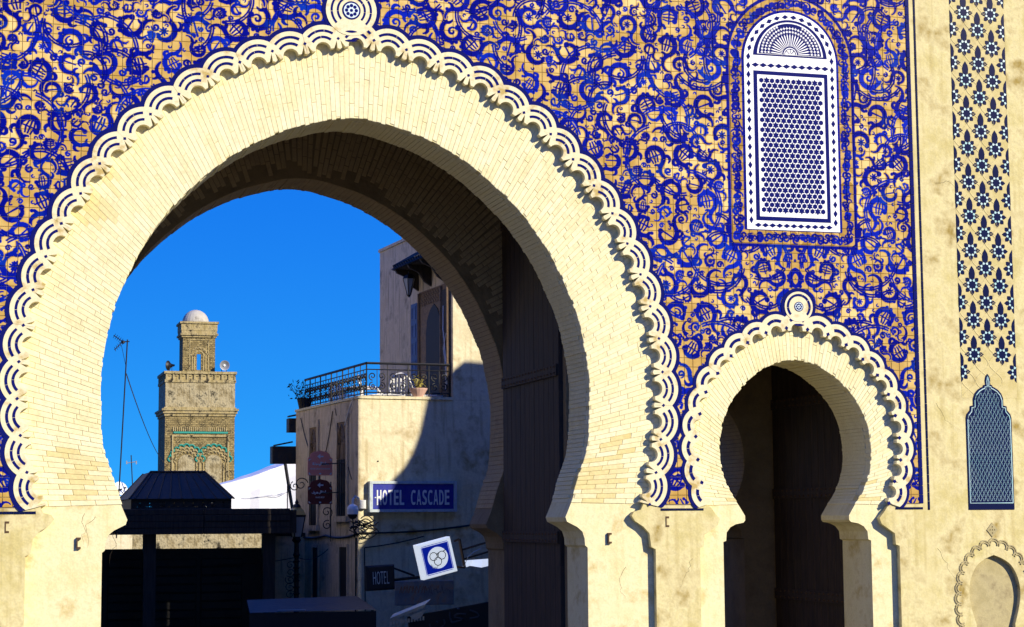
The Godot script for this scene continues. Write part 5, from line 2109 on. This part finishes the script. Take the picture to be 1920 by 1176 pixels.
func build_signs() -> void:
	direction_sign("pink_street_sign", "pink arched street sign with white arrow and Arabic lettering, above maroon one", Vector3(7.25, 4.01, -16.4), M.pink, "PLACE LALLA YEDDOUNA",
		[[Vector2(1.0, 0.8), Vector2(1.0, 0.0)], [Vector2(0.9, 0.8), Vector2(0.9, 0.0), Vector2(0.78, 0.0), Vector2(0.76, 0.2), Vector2(0.72, 0.0), Vector2(0.6, 0.02)], [Vector2(0.62, 0.35), Vector2(0.55, 0.02), Vector2(0.47, 0.04)], [Vector2(0.45, 0.2), Vector2(0.40, 0.26), Vector2(0.38, 0.12), Vector2(0.44, 0.08), Vector2(0.40, -0.18)], [Vector2(0.30, 0.25), Vector2(0.27, 0.0), Vector2(0.15, 0.0)], [Vector2(0.15, 0.0), Vector2(0.13, 0.28), Vector2(0.04, 0.22), Vector2(0.06, 0.0), Vector2(0.15, 0.02)]],
		[Vector2(0.74, -0.25), Vector2(0.80, -0.25), Vector2(0.29, 0.5), Vector2(0.06, 0.5), Vector2(0.13, 0.5)])
	direction_sign("maroon_street_sign", "dark maroon arched street sign with white arrow, below pink one", Vector3(7.25, 3.405, -16.4), M.maroon, "PLACE RCIF",
		[[Vector2(1.0, 0.8), Vector2(1.0, 0.0)], [Vector2(0.9, 0.8), Vector2(0.9, 0.0), Vector2(0.84, 0.0)], [Vector2(0.82, 0.25), Vector2(0.80, 0.0), Vector2(0.72, -0.2)], [Vector2(0.66, 0.05), Vector2(0.55, 0.3), Vector2(0.46, 0.22), Vector2(0.66, 0.0), Vector2(0.42, 0.0), Vector2(0.40, 0.18)], [Vector2(0.40, 0.18), Vector2(0.36, 0.0), Vector2(0.30, 0.0), Vector2(0.28, 0.18), Vector2(0.24, 0.0), Vector2(0.2, 0.28), Vector2(0.14, 0.2), Vector2(0.2, 0.02), Vector2(0.0, 0.0), Vector2(-0.02, 0.18)]],
		[Vector2(0.33, -0.25), Vector2(0.27, -0.25), Vector2(0.17, 0.55)])
	# wrought brackets that carry the two signs
	var b := thing("sign_bracket", "wrought iron bracket with scrolls carrying the two street signs", "bracket", Vector3(7.25, 3.405, -16.44))
	b.scale = Vector3.ONE * 1.055
	var s := begin()
	rod(s, Vector3(0.0, 0.80, 0), Vector3(0.92, 0.82, 1.35), 0.013)
	rod(s, Vector3(0.0, 0.22, 0), Vector3(0.92, 0.24, 1.35), 0.013)
	rod(s, Vector3(0, -0.02, 0), Vector3(0, 1.0, 0), 0.014)
	rod(s, Vector3(0.23, -0.75, -0.02), Vector3(0.23, 0.45, -0.02), 0.012)
	obj("arm", s, M.iron, b)
	for q in [[-0.37, 0.40, 0.14, 0.2], [-0.50, 0.36, 0.10, 2.0], [0.15, -0.16, 0.12, -1.0], [0.16, -0.42, 0.10, 1.2], [0.88, 0.92, 0.09, 0.5], [0.88, 0.72, 0.09, 2.4], [0.88, 0.34, 0.09, 0.5], [0.88, 0.14, 0.09, 2.4]]:
		s = begin()
		curl3(s, Vector3(q[0] if q[0] < 0.5 else 0.86, q[1], -0.02 if q[0] < 0.5 else 1.25), q[2], q[3], 1.35, 0.011, Vector3.RIGHT, Vector3.UP)
		obj("scroll", s, M.iron, b)
	# the hotel's name board
	var H := Transform3D(Basis(Vector3.UP, deg_to_rad(5)), Vector3(7.8, 0, -15))
	var n := thing("hotel_name_board", "blue board reading HOTEL CASCADE in white letters on the facade", "sign", H * Vector3(1.145, 3.54, 0.02), deg_to_rad(5))
	s = begin()
	boxy(s, -0.945, 0.945, -0.315, 0.315, -0.02, 0.10)
	obj("box", s, M.sign_frame, n)
	s = begin()
	for e in [[-0.945, 0.945, 0.262, 0.318], [-0.945, 0.945, -0.318, -0.262], [-0.948, -0.88, -0.259, 0.259], [0.88, 0.948, -0.259, 0.259]]:
		boxy(s, e[0], e[1], e[2], e[3], 0.08, 0.125)
	obj("frame", s, M.sign_frame, n)
	s = begin()
	boxy(s, -0.879, 0.879, -0.258, 0.258, 0.07, 0.106)
	obj("blue_panel", s, M.sign_blue, n)
	letters(n, "HOTEL CASCADE", Vector3(-0.005, -0.02, 0.110), 1.60, 0.31, M.sign_white, Basis(), true, 0.010, false)
	s = begin()
	box(s, Vector3(-0.82, -0.02, 0.109), Vector3(0.035, 0.02, 0.008))
	obj("dash", s, M.sign_white, n)
	# telephone shop light box, hung askew
	var p := thing("light_box_sign", "tilted square white light box with blue panel and three rings", "sign", Vector3(8.235, 2.36, -10), deg_to_rad(6))
	var tb := Basis(Vector3(0, 0, 1), deg_to_rad(13.5))
	s = begin()
	bevel_box(s, Vector3(0, 0, -0.06), Vector3(0.66, 0.64, 0.20), 0.02, tb)
	obj("case", s, M.lightbox, p)
	s = begin()
	box(s, Vector3(0, 0, 0.042), Vector3(0.50, 0.49, 0.008), tb)
	obj("blue_panel", s, M.lightbox_blue, p)
	s = begin()
	for e in [[0.0, 0.262, 0.50, 0.010], [0.0, -0.262, 0.50, 0.010]]:
		box(s, tb * Vector3(e[0], e[1], 0.043), Vector3(e[2], e[3], 0.006), tb)
		box(s, tb * Vector3(e[1], e[0], 0.0435), Vector3(e[3], e[2], 0.006), tb)
	obj("blue_border", s, M.lightbox_blue, p)
	s = begin()
	prism(s, arc2(Vector2(0.01, 0.01), 0.195, 0, TAU * 35 / 36.0, 35), 0.04, 0.050)
	obj("white_disc", s, M.lightbox, p)
	s = begin()
	for q in [Vector2(-0.075, 0.03), Vector2(0.085, 0.055), Vector2(0.01, -0.055)]:
		var c := PackedVector3Array()
		for v in arc2(q, 0.072, 0, TAU, 20):
			c.append(Vector3(v.x, v.y, 0.052))
		tube(s, c, 0.0075, 5)
	for i in 3:
		rod(s, Vector3(-0.02 + i * 0.016, 0.05 + i * 0.012, 0.053), Vector3(-0.01 + i * 0.016, 0.085 + i * 0.012, 0.053), 0.006, 4)
		rod(s, Vector3(0.11 + i * 0.016, 0.115 + i * 0.012, 0.053), Vector3(0.115 + i * 0.016, 0.14 + i * 0.01, 0.053), 0.006, 4)
	obj("rings", s, M.black, p)
	s = begin()
	var am := Vector3(-0.10, -0.17, 0.049)
	pen(s, [Vector2(0, 0), Vector2(0.3, -0.2), Vector2(0.5, 0.2), Vector2(0.8, -0.1), Vector2(1.0, 0.5)], am, Vector2(0.11, 0.07), 0.006)
	pen(s, [Vector2(-0.2, 0.9), Vector2(-0.1, 0.4), Vector2(0.2, 0.5)], am, Vector2(0.11, 0.07), 0.006)
	obj("script", s, M.sign_white, p)
	# the light inside the box leaves through its face
	var al := AreaLight3D.new()
	al.name = "box_light"
	al.area_size = Vector2(0.6, 0.6)
	al.light_energy = 0.05
	al.light_color = Color(0.85, 0.92, 1.0)
	al.shadow_enabled = true

	p.add_child(al)
	al.transform = Transform3D(Basis(Vector3.UP, PI), Vector3(0, 0, 0.07))
	al.rotation = Vector3.ZERO
	al.rotate_y(PI)
	var fr := thing_part("support", p)
	fr.transform = p.transform.affine_inverse() * Transform3D(Basis(), Vector3(8.60, 2.4, -10.15))
	s = begin()
	rod(s, Vector3(0.0, 0.26, 0), Vector3(0.10, 0.30, 0), 0.022)
	rod(s, Vector3(0.10, 0.30, 0), Vector3(0.20, -0.22, 0), 0.026)
	rod(s, Vector3(0.14, 0.10, 0), Vector3(1.2, 0.38, -0.2), 0.020)
	rod(s, Vector3(0.17, -0.07, 0), Vector3(1.2, 0.20, -0.2), 0.018)
	rod(s, Vector3(0.0, -0.20, 0), Vector3(0.20, -0.22, 0), 0.020)
	obj("bar", s, M.rust, fr)
	s = begin()
	tube(s, PackedVector3Array([Vector3(0.18, -0.20, 0.02), Vector3(0.25, -0.02, 0.05), Vector3(0.36, 0.06, 0.03), Vector3(0.5, 0.12, 0)]), 0.010, 5)
	obj("cord", s, M.cable_white, fr)
	s = begin()
	var sheet := PackedVector3Array()
	for i in 6:
		var t := i / 5.0
		var a := Vector3(8.83 + t * 0.9, 2.16 + t * 0.08 + 0.03 * sin(i * 2.0), -10.5 + 0.06 * cos(i * 3.0))
		var c := Vector3(8.90 + t * 0.85, 2.30 + t * 0.05, -10.6)
		sheet.append(a)
		sheet.append(c)
	for i in 5:
		quad(s, sheet[i * 2], sheet[i * 2 + 2], sheet[i * 2 + 3], sheet[i * 2 + 1], Vector3(0, 0.3, 1))
	tag(obj("plastic_sheet", s, M.lightbox), "scrap of white plastic sheet behind the light box arm", "sheet")
	# dark HOTEL box below the name board
	var h := thing("hotel_box_sign", "dark tilted box sign with faint HOTEL lettering", "sign", Vector3(7.72, 1.955, -12.5), deg_to_rad(4))
	tb = Basis(Vector3(0, 0, 1), deg_to_rad(2.5))
	s = begin()
	bevel_box(s, Vector3.ZERO, Vector3(0.56, 0.48, 0.16), 0.03, tb)
	obj("case", s, M.black, h)
	letters(h, "HOTEL", tb * Vector3(0, 0, 0.083), 0.32, 0.24, M.sign_frame, tb, false, 0.006)
	s = begin()
	rod(s, Vector3(0.28, 0.18, -0.05), Vector3(0.75, 0.02, -0.2), 0.02)
	rod(s, Vector3(0.28, -0.05, -0.05), Vector3(1.0, -0.02, -0.6), 0.03)
	obj("arm", s, M.iron, h)
	# faded shop board with blotches of worn paint
	var f := thing("faded_shop_board", "faded painted shop board with worn orange and blue lettering", "sign", Vector3(8.48, 1.67, -12.0), deg_to_rad(3))
	s = begin()
	bevel_box(s, Vector3.ZERO, Vector3(1.16, 0.46, 0.05), 0.01)
	obj("board", s, M.dim_board, f)
	s = begin()
	var r2 := RandomNumberGenerator.new()
	r2.seed = 9
	for i in 9:
		var x := -0.50 + i * 0.062
		pen(s, [Vector2(0, 0), Vector2(r2.randf_range(0, 1), 1), Vector2(1, r2.randf_range(0, 1))], Vector3(x, 0.0, 0.027), Vector2(0.045, 0.13), 0.007)
	obj("worn_lettering", s, mat(Color(0.20, 0.10, 0.05), 0.9), f)
	s = begin()
	for i in 8:
		var x := 0.06 + i * 0.058
		pen(s, [Vector2(0, r2.randf()), Vector2(0.5, r2.randf()), Vector2(1, r2.randf())], Vector3(x, -0.02, 0.027), Vector2(0.05, 0.16), 0.007)
	obj("worn_script", s, mat(Color(0.09, 0.10, 0.13), 0.9), f)
	# awnings at the foot of the street
	var w := thing("tobacco_awning", "black shop awning with large Arabic lettering behind the right jamb", "awning", Vector3(8.72, 1.40, -10.4))
	s = begin()
	var ab := Basis(Vector3(0, 0, 1), deg_to_rad(9.0))
	box(s, Vector3(0.25, -0.22, 0), Vector3(2.3, 0.62, 0.08), ab)
	obj("front_panel", s, M.black, w)
	s = begin()
	var o2 := Vector3(-0.55, -0.30, 0.05)
	var sc := Vector2(1.0, 0.24)
	pen(s, [Vector2(0.80, 0.75), Vector2(0.93, 0.45), Vector2(0.95, 0.15), Vector2(0.78, 0.12)], o2, sc, 0.018, ab)
	pen(s, [Vector2(0.72, 0.50), Vector2(0.58, 0.62), Vector2(0.50, 0.45), Vector2(0.66, 0.15), Vector2(0.44, 0.06)], o2, sc, 0.018, ab)
	pen(s, [Vector2(0.43, 0.9), Vector2(0.42, 0.5), Vector2(0.44, 0.06)], o2, sc, 0.018, ab)
	pen(s, [Vector2(0.30, 0.45), Vector2(0.30, 0.05), Vector2(0.18, -0.2), Vector2(0.04, -0.05), Vector2(0.03, 0.3)], o2, sc, 0.018, ab)
	dots(s, Vector2(0.60, 1.0), o2, sc, 0.03, ab)
	dots(s, Vector2(0.17, 0.3), o2, sc, 0.03, ab)
	obj("arabic_lettering", s, M.ink, w)
	s = begin()
	quad(s, Vector3(-1.34, -0.10, 0.35), Vector3(-0.62, 0.13, 0.10), Vector3(-0.42, 0.21, -0.30), Vector3(-1.18, -0.04, -0.05), Vector3(0, 1, 0.2))
	quad(s, Vector3(-1.34, -0.10, 0.35), Vector3(-0.62, 0.13, 0.10), Vector3(-0.64, 0.07, 0.10), Vector3(-1.34, -0.14, 0.35), Vector3(0, 0, 1))
	var tp := PackedVector3Array([Vector3(-0.95, -0.07, 0.24), Vector3(-0.62, 0.03, 0.12), Vector3(-0.70, -0.09, 0.14), Vector3(-0.82, -0.15, 0.2), Vector3(-0.90, -0.12, 0.22)])
	for i in range(1, 4):
		tri(s, tp[0], tp[i], tp[i + 1], Vector3(0, 0, 1))
	obj("pale_fringe", s, M.awning_pale, w)
	s = begin()
	for i in 12:
		var x := -1.30 + i * 0.058
		box(s, Vector3(x, -0.19 + i * 0.006, 0.30 - i * 0.018), Vector3(0.03, 0.07, 0.02))
	obj("scallop_edge", s, M.awning_pale, w)
	var lw := thing("low_awning", "dark low awning sloping across the foot of the lane", "awning", Vector3(6.1, 1.42, -11))
	s = begin()
	quad(s, Vector3(-1.15, 0.0, 0.4), Vector3(1.15, 0.02, 0.4), Vector3(1.15, 0.20, -1.4), Vector3(-0.95, 0.16, -1.4), Vector3.UP)
	obj("sheet", s, M.roof_dark, lw)
	s = begin()
	box(s, Vector3(0, -0.20, 0.39), Vector3(2.3, 0.38, 0.03))
	obj("valance", s, M.black, lw)
	s = begin()
	rod(s, Vector3(-0.65, 0.03, 0.42), Vector3(-0.15, 0.03, 0.42), 0.018)
	obj("edge_rail", s, M.grey_steel, lw)
	s = begin()
	rod(s, Vector3(-1.1, -1.42, 0.3), Vector3(-1.1, 0.0, 0.3), 0.03)
	rod(s, Vector3(1.1, -1.42, 0.3), Vector3(1.1, 0.0, 0.3), 0.03)
	obj("leg", s, M.iron, lw)
	# dome camera on the corner
	var c := thing("dome_camera", "white dome security camera on a curved arm at the hotel corner", "camera", Vector3(7.60, 3.12, -14.6))
	s = begin()
	lathe(s, PackedVector2Array([Vector2(0.115, 0.06), Vector2(0.12, 0.16), Vector2(0.10, 0.22), Vector2(0.05, 0.26), Vector2(0, 0.265)]), Vector3.ZERO, 18)
	obj("housing", s, M.plastic, c)
	s = begin()
	lathe(s, PackedVector2Array([Vector2(0, -0.045), Vector2(0.06, -0.03), Vector2(0.095, 0.02), Vector2(0.10, 0.058)]), Vector3.ZERO, 18)
	obj("lens_dome", s, M.black, c)
	s = begin()
	tube(s, PackedVector3Array([Vector3(0, 0.26, 0), Vector3(0.0, 0.36, 0), Vector3(0.06, 0.42, -0.02), Vector3(0.14, 0.38, -0.1), Vector3(0.19, 0.27, -0.30)]), 0.025, 8)
	bevel_box(s, Vector3(0.27, 0.26, -0.34), Vector3(0.14, 0.18, 0.06), 0.01)
	obj("arm", s, M.plastic, c)
	# knot of cables under the camera
	s = begin()
	for i in 16:
		var a := Vector3(7.72 + rng.randf_range(-0.15, 0.1), 2.95 + rng.randf_range(-0.1, 0.15), -14.86)
		var d := Vector3(7.95 + rng.randf_range(-0.1, 0.25), 2.90 + rng.randf_range(-0.15, 0.2), -14.86 + rng.randf_range(0, 0.1))
		cable(s, a, d, rng.randf_range(-0.15, 0.18), 0.011, 8)
	cable(s, Vector3(7.62, 3.1, -14.7), Vector3(7.70, 2.7, -14.85), 0.05, 0.012)
	tag(obj("cable_knot", s, M.iron), "tangled knot of black cables on the hotel corner", "cable")
	# air conditioners at the back corner
	for q in [[7.13, 4.58, 0.62, 0.40], [7.34, 5.27, 0.28, 0.32]]:
		var ac := thing("wall_cabinet", "dark cabinet jutting from the hotel's back corner above the tent" if q[2] > 0.5 else "small dark box near the terrace end, above larger cabinet", "cabinet", Vector3(q[0], q[1], -20.4))
		s = begin()
		bevel_box(s, Vector3.ZERO, Vector3(q[2], q[3], 0.35), 0.015)
		obj("case", s, M.roof_dark, ac)
		s = begin()
		box(s, Vector3(-0.05, q[3] / 2 + 0.06, 0.1), Vector3(q[2] * 0.7, 0.035, 0.2), Basis(Vector3(0, 0, 1), 0.2))
		obj("flap", s, M.roof_dark, ac)
		s = begin()
		boxy(s, q[2] / 2, q[2] / 2 + 0.2, -0.03, 0.03, -0.05, 0.05)
		obj("bracket", s, M.iron, ac)

# ---------------------------------------------------------------- street lamp
func build_lamp_post() -> void:
	var L := thing("street_lamp", "old cast iron street lamp with tapered lantern before the hotel", "street lamp", Vector3(6.94, 0, -17.5))
	L.scale = Vector3(1.14, 0.985, 1.14)
	var s := begin()
	lathe(s, PackedVector2Array([Vector2(0.16, 0), Vector2(0.16, 0.15), Vector2(0.10, 0.22), Vector2(0.07, 0.9), Vector2(0.085, 0.95), Vector2(0.05, 1.0), Vector2(0.042, 2.3), Vector2(0.07, 2.36), Vector2(0.05, 2.42), Vector2(0.045, 2.62), Vector2(0.09, 2.68), Vector2(0.06, 2.75)]), Vector3.ZERO, 10)
	obj("post", s, M.iron, L)
	for i in 7:
		s = begin()
		var y := 1.35 + i * 0.14
		lathe(s, PackedVector2Array([Vector2(0.04, y), Vector2(0.075, y + 0.03), Vector2(0.04, y + 0.06)]), Vector3.ZERO, 8)
		obj("post_ring", s, M.iron, L)
	s = begin()
	lathe(s, PackedVector2Array([Vector2(0.095, 2.76), Vector2(0.165, 3.20)]), Vector3.ZERO, 4, Basis(Vector3.UP, PI / 4 + 0.25))
	obj("lantern_glass", s, M.milk_glass, L)
	s = begin()
	var bt := Basis(Vector3.UP, PI / 4 + 0.25)
	for i in 4:
		var a := TAU * i / 4
		rod(s, bt * Vector3(cos(a) * 0.098, 2.755, sin(a) * 0.098), bt * Vector3(cos(a) * 0.17, 3.20, sin(a) * 0.17), 0.011, 4)
	lathe(s, PackedVector2Array([Vector2(0.085, 2.74), Vector2(0.085, 2.765)]), Vector3.ZERO, 4, bt)
	lathe(s, PackedVector2Array([Vector2(0.18, 3.19), Vector2(0.19, 3.22), Vector2(0.185, 3.235)]), Vector3.ZERO, 4, bt)
	obj("lantern_frame", s, M.iron, L)
	s = begin()
	lathe(s, PackedVector2Array([Vector2(0.182, 3.235), Vector2(0.145, 3.33), Vector2(0.085, 3.40)]), Vector3.ZERO, 4, bt)
	obj("cap", s, M.brass, L)
	s = begin()
	lathe(s, PackedVector2Array([Vector2(0.088, 3.40), Vector2(0.06, 3.46), Vector2(0.03, 3.48), Vector2(0.04, 3.51), Vector2(0.015, 3.56), Vector2(0, 3.60)]), Vector3.ZERO, 8)
	obj("finial", s, M.iron, L)
	s = begin()
	for i in 5:
		var y := 1.5 + i * 0.16
		curl3(s, Vector3(-0.12, y, 0.02), 0.10, i * 1.3, 1.4, 0.007, Vector3.RIGHT, Vector3.UP)
	cable(s, Vector3(-0.05, 2.3, 0), Vector3(-1.3, 2.15, -1.4), 0.05, 0.008)
	cable(s, Vector3(0.04, 2.3, 0), Vector3(0.58, 2.5, 0.2), 0.12, 0.008)
	obj("loose_wires", s, M.iron, L)

func build_left_house() -> void:
	var o := thing("lane_house", "tall plain plastered house on the left side of lane, behind the left jamb", "building", Vector3(-3.0, 0, -19))
	var s := begin()
	boxy(s, -4.0, 4.0, 0, 10.5, -7.0, 7.0)
	obj("wall", s, M.house, o)
	s = begin()
	boxy(s, -4.05, 4.05, 10.503, 10.75, -7.05, 7.05)
	obj("parapet", s, M.house, o)
	for q in [[-4.0, 6.6], [-0.5, 7.2], [3.4, 6.6]]:
		s = begin()
		boxy(s, 3.95, 4.02, q[1], q[1] + 1.4, q[0] - 0.4, q[0] + 0.4)
		var w := obj("window", s, M.shutter, o)
		s = begin()
		boxy(s, 3.98, 4.10, q[1] - 0.1, q[1] - 0.004, q[0] - 0.5, q[0] + 0.5)
		obj("sill", s, M.house, w)

# ---------------------------------------------------------------- the house that adjoins the gate on the right
func build_adjoining() -> void:
	var o := thing("adjoining_house", "plain shaded house wall seen through the side arch", "building", Vector3(0, 0, -5.1))
	var s := begin()
	prism(s, PackedVector2Array([Vector2(26, 0), Vector2(26, 12.25), Vector2(17.43, 12.25), Vector2(16.81, 11.61), Vector2(16.62, 10.85), Vector2(16.45, 10.43), Vector2(16.26, 10.13), Vector2(15.94, 9.81), Vector2(15.67, 8.94), Vector2(15.27, 8.48), Vector2(15.224, 8.42), Vector2(15.224, 0)]), -0.35, 0.0)
	obj("gable_wall", s, M.plaster, o)
	s = begin()
	boxy(s, 16.5, 26, 0, 8.0, -9.0, -0.353)
	obj("wing", s, M.house_side, o)
	s = begin()
	boxy(s, 10.9, 16.497, 0, 5.6, -9.0, -6.2)
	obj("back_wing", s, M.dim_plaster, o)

func _ready() -> void:
	rng.seed = 20240
	# camera
	var cam := Camera3D.new()
	cam.name = "camera"
	add_child(cam)
	cam.position = Vector3(0, 3, 24)
	cam.rotation = Vector3(deg_to_rad(6.2), deg_to_rad(-15.9), -0.007)
	cam.fov = 2.0 * rad_to_deg(atan(588.0 / 3600.0))
	cam.near = 0.1
	cam.far = 4000.0
	cam.current = true
	# sky and sun
	var env := Environment.new()
	env.background_mode = Environment.BG_SKY
	var sm := ProceduralSkyMaterial.new()
	sm.sky_top_color = Color(0.0, 0.37, 0.90)
	sm.sky_horizon_color = Color(0.20, 0.68, 1.0)
	sm.sky_curve = 0.085

	sm.ground_horizon_color = Color(0.22, 0.19, 0.14)
	sm.ground_bottom_color = Color(0.22, 0.19, 0.13)
	var sky := Sky.new()
	sky.sky_material = sm
	env.sky = sky
	env.background_energy_multiplier = 0.82
	env.tonemap_mode = Environment.TONE_MAPPER_LINEAR
	env.tonemap_exposure = 1.26
	env.sdfgi_enabled = true
	env.ssao_enabled = true
	env.ssil_enabled = true
	var we := WorldEnvironment.new()
	we.name = "world_environment"
	we.environment = env
	add_child(we)
	var sun := DirectionalLight3D.new()
	sun.name = "sun"
	sun.light_energy = 1.6
	sun.light_color = Color(1.0, 0.955, 0.86)
	sun.light_angular_distance = 0.5
	sun.shadow_enabled = true
	add_child(sun)
	sun.look_at_from_position(Vector3(7.5, 6.0, 10.0) * 10, Vector3.ZERO, Vector3.UP)
	make_materials()
	build_ground()
	build_gate()
	build_street()

func make_materials() -> void:
	M.plaster = weathered(Color(0.55, 0.47, 0.19), Color(0.76, 0.68, 0.38), Color(0.36, 0.27, 0.08), 1.1, 0.30, 11, 5.0, 0.9, 0.4, 1024)
	M.ring_plaster = weathered(Color(0.70, 0.62, 0.32), Color(0.82, 0.75, 0.46), Color(0.50, 0.38, 0.12), 0.9, 0.15, 15, 4.1, 0.9, 0.4, 1024)
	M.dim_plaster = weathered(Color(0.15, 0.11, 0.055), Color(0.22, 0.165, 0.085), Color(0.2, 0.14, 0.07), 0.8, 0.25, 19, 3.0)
	M.ochre_plaster = weathered(Color(0.54, 0.45, 0.18), Color(0.68, 0.59, 0.30), Color(0.38, 0.29, 0.09), 0.8, 0.0, 23, 1.7, 0.9, 0.3)
	M.grimy = weathered(Color(0.38, 0.32, 0.15), Color(0.50, 0.43, 0.22), Color(0.22, 0.17, 0.08), 0.8, 0.0, 27, 1.5, 0.9, 0.3)
	M.trim = weathered(Color(0.71, 0.64, 0.38), Color(0.81, 0.74, 0.49), Color(0.50, 0.38, 0.14), 1.1, 0.0, 31, 1.3, 0.8, 0.25)
	M.white = weathered(Color(0.78, 0.80, 0.80), Color(0.84, 0.85, 0.84), Color(0.62, 0.62, 0.55), 0.3, 0.0, 35, 1.0, 0.45, 0.15, 256)
	M.brick = []
	var tones := [[Color(0.75, 0.68, 0.38), Color(0.82, 0.76, 0.49)], [Color(0.74, 0.66, 0.36), Color(0.81, 0.75, 0.47)], [Color(0.76, 0.69, 0.40), Color(0.83, 0.77, 0.51)], [Color(0.73, 0.64, 0.34), Color(0.80, 0.73, 0.45)], [Color(0.62, 0.50, 0.19), Color(0.73, 0.63, 0.31)], [Color(0.67, 0.56, 0.25), Color(0.76, 0.67, 0.37)]]
	for i in 6:
		M.brick.append(weathered(tones[i][0], tones[i][1], Color(0.58, 0.45, 0.16), 0.45, 0.0, 41, 3.3, 0.9, 0.4))
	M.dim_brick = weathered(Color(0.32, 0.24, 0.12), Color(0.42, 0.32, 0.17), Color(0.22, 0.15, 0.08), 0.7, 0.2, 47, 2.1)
	M.mortar = mat(Color(0.30, 0.24, 0.14), 0.95)
	M.tiles = StandardMaterial3D.new()
	M.tiles.albedo_texture = paint_scrolls()
	M.tiles.roughness = 0.16
	M.tiles.metallic_specular = 0.3
	M.glaze_dark = mat(Color(0.006, 0.007, 0.11), 0.16)
	M.glaze_dark.metallic_specular = 0.3
	M.glaze_black = mat(Color(0.006, 0.008, 0.045), 0.18)
	M.glaze_black.metallic_specular = 0.3
	M.teal = weathered(Color(0.34, 0.60, 0.58), Color(0.66, 0.78, 0.75), Color(0.10, 0.34, 0.36), 0.8, 0.0, 51, 0.9, 0.3, 0.0, 256)
	M.pale = mat(Color(0.62, 0.75, 0.78), 0.35)
	M.rust = mat(Color(0.10, 0.055, 0.025), 0.85, 0.2)
	M.dark_hole = mat(Color(0.05, 0.035, 0.02), 0.95)
	M.door_wood = wood(Color(0.016, 0.010, 0.006), Color(0.05, 0.030, 0.018), 55, 2.4, 0.75)
	M.asphalt = weathered(Color(0.06, 0.054, 0.045), Color(0.085, 0.076, 0.062), Color(0.10, 0.09, 0.07), 0.6, 0.0, 59, 4.0)

func build_ground() -> void:
	var st := begin()
	quad(st, Vector3(-1500, 0, 1500), Vector3(1500, 0, 1500), Vector3(1500, 0, -1500), Vector3(-1500, 0, -1500), Vector3.UP)
	var g := obj("ground", st, M.asphalt)
	g.set_meta("kind", "structure")
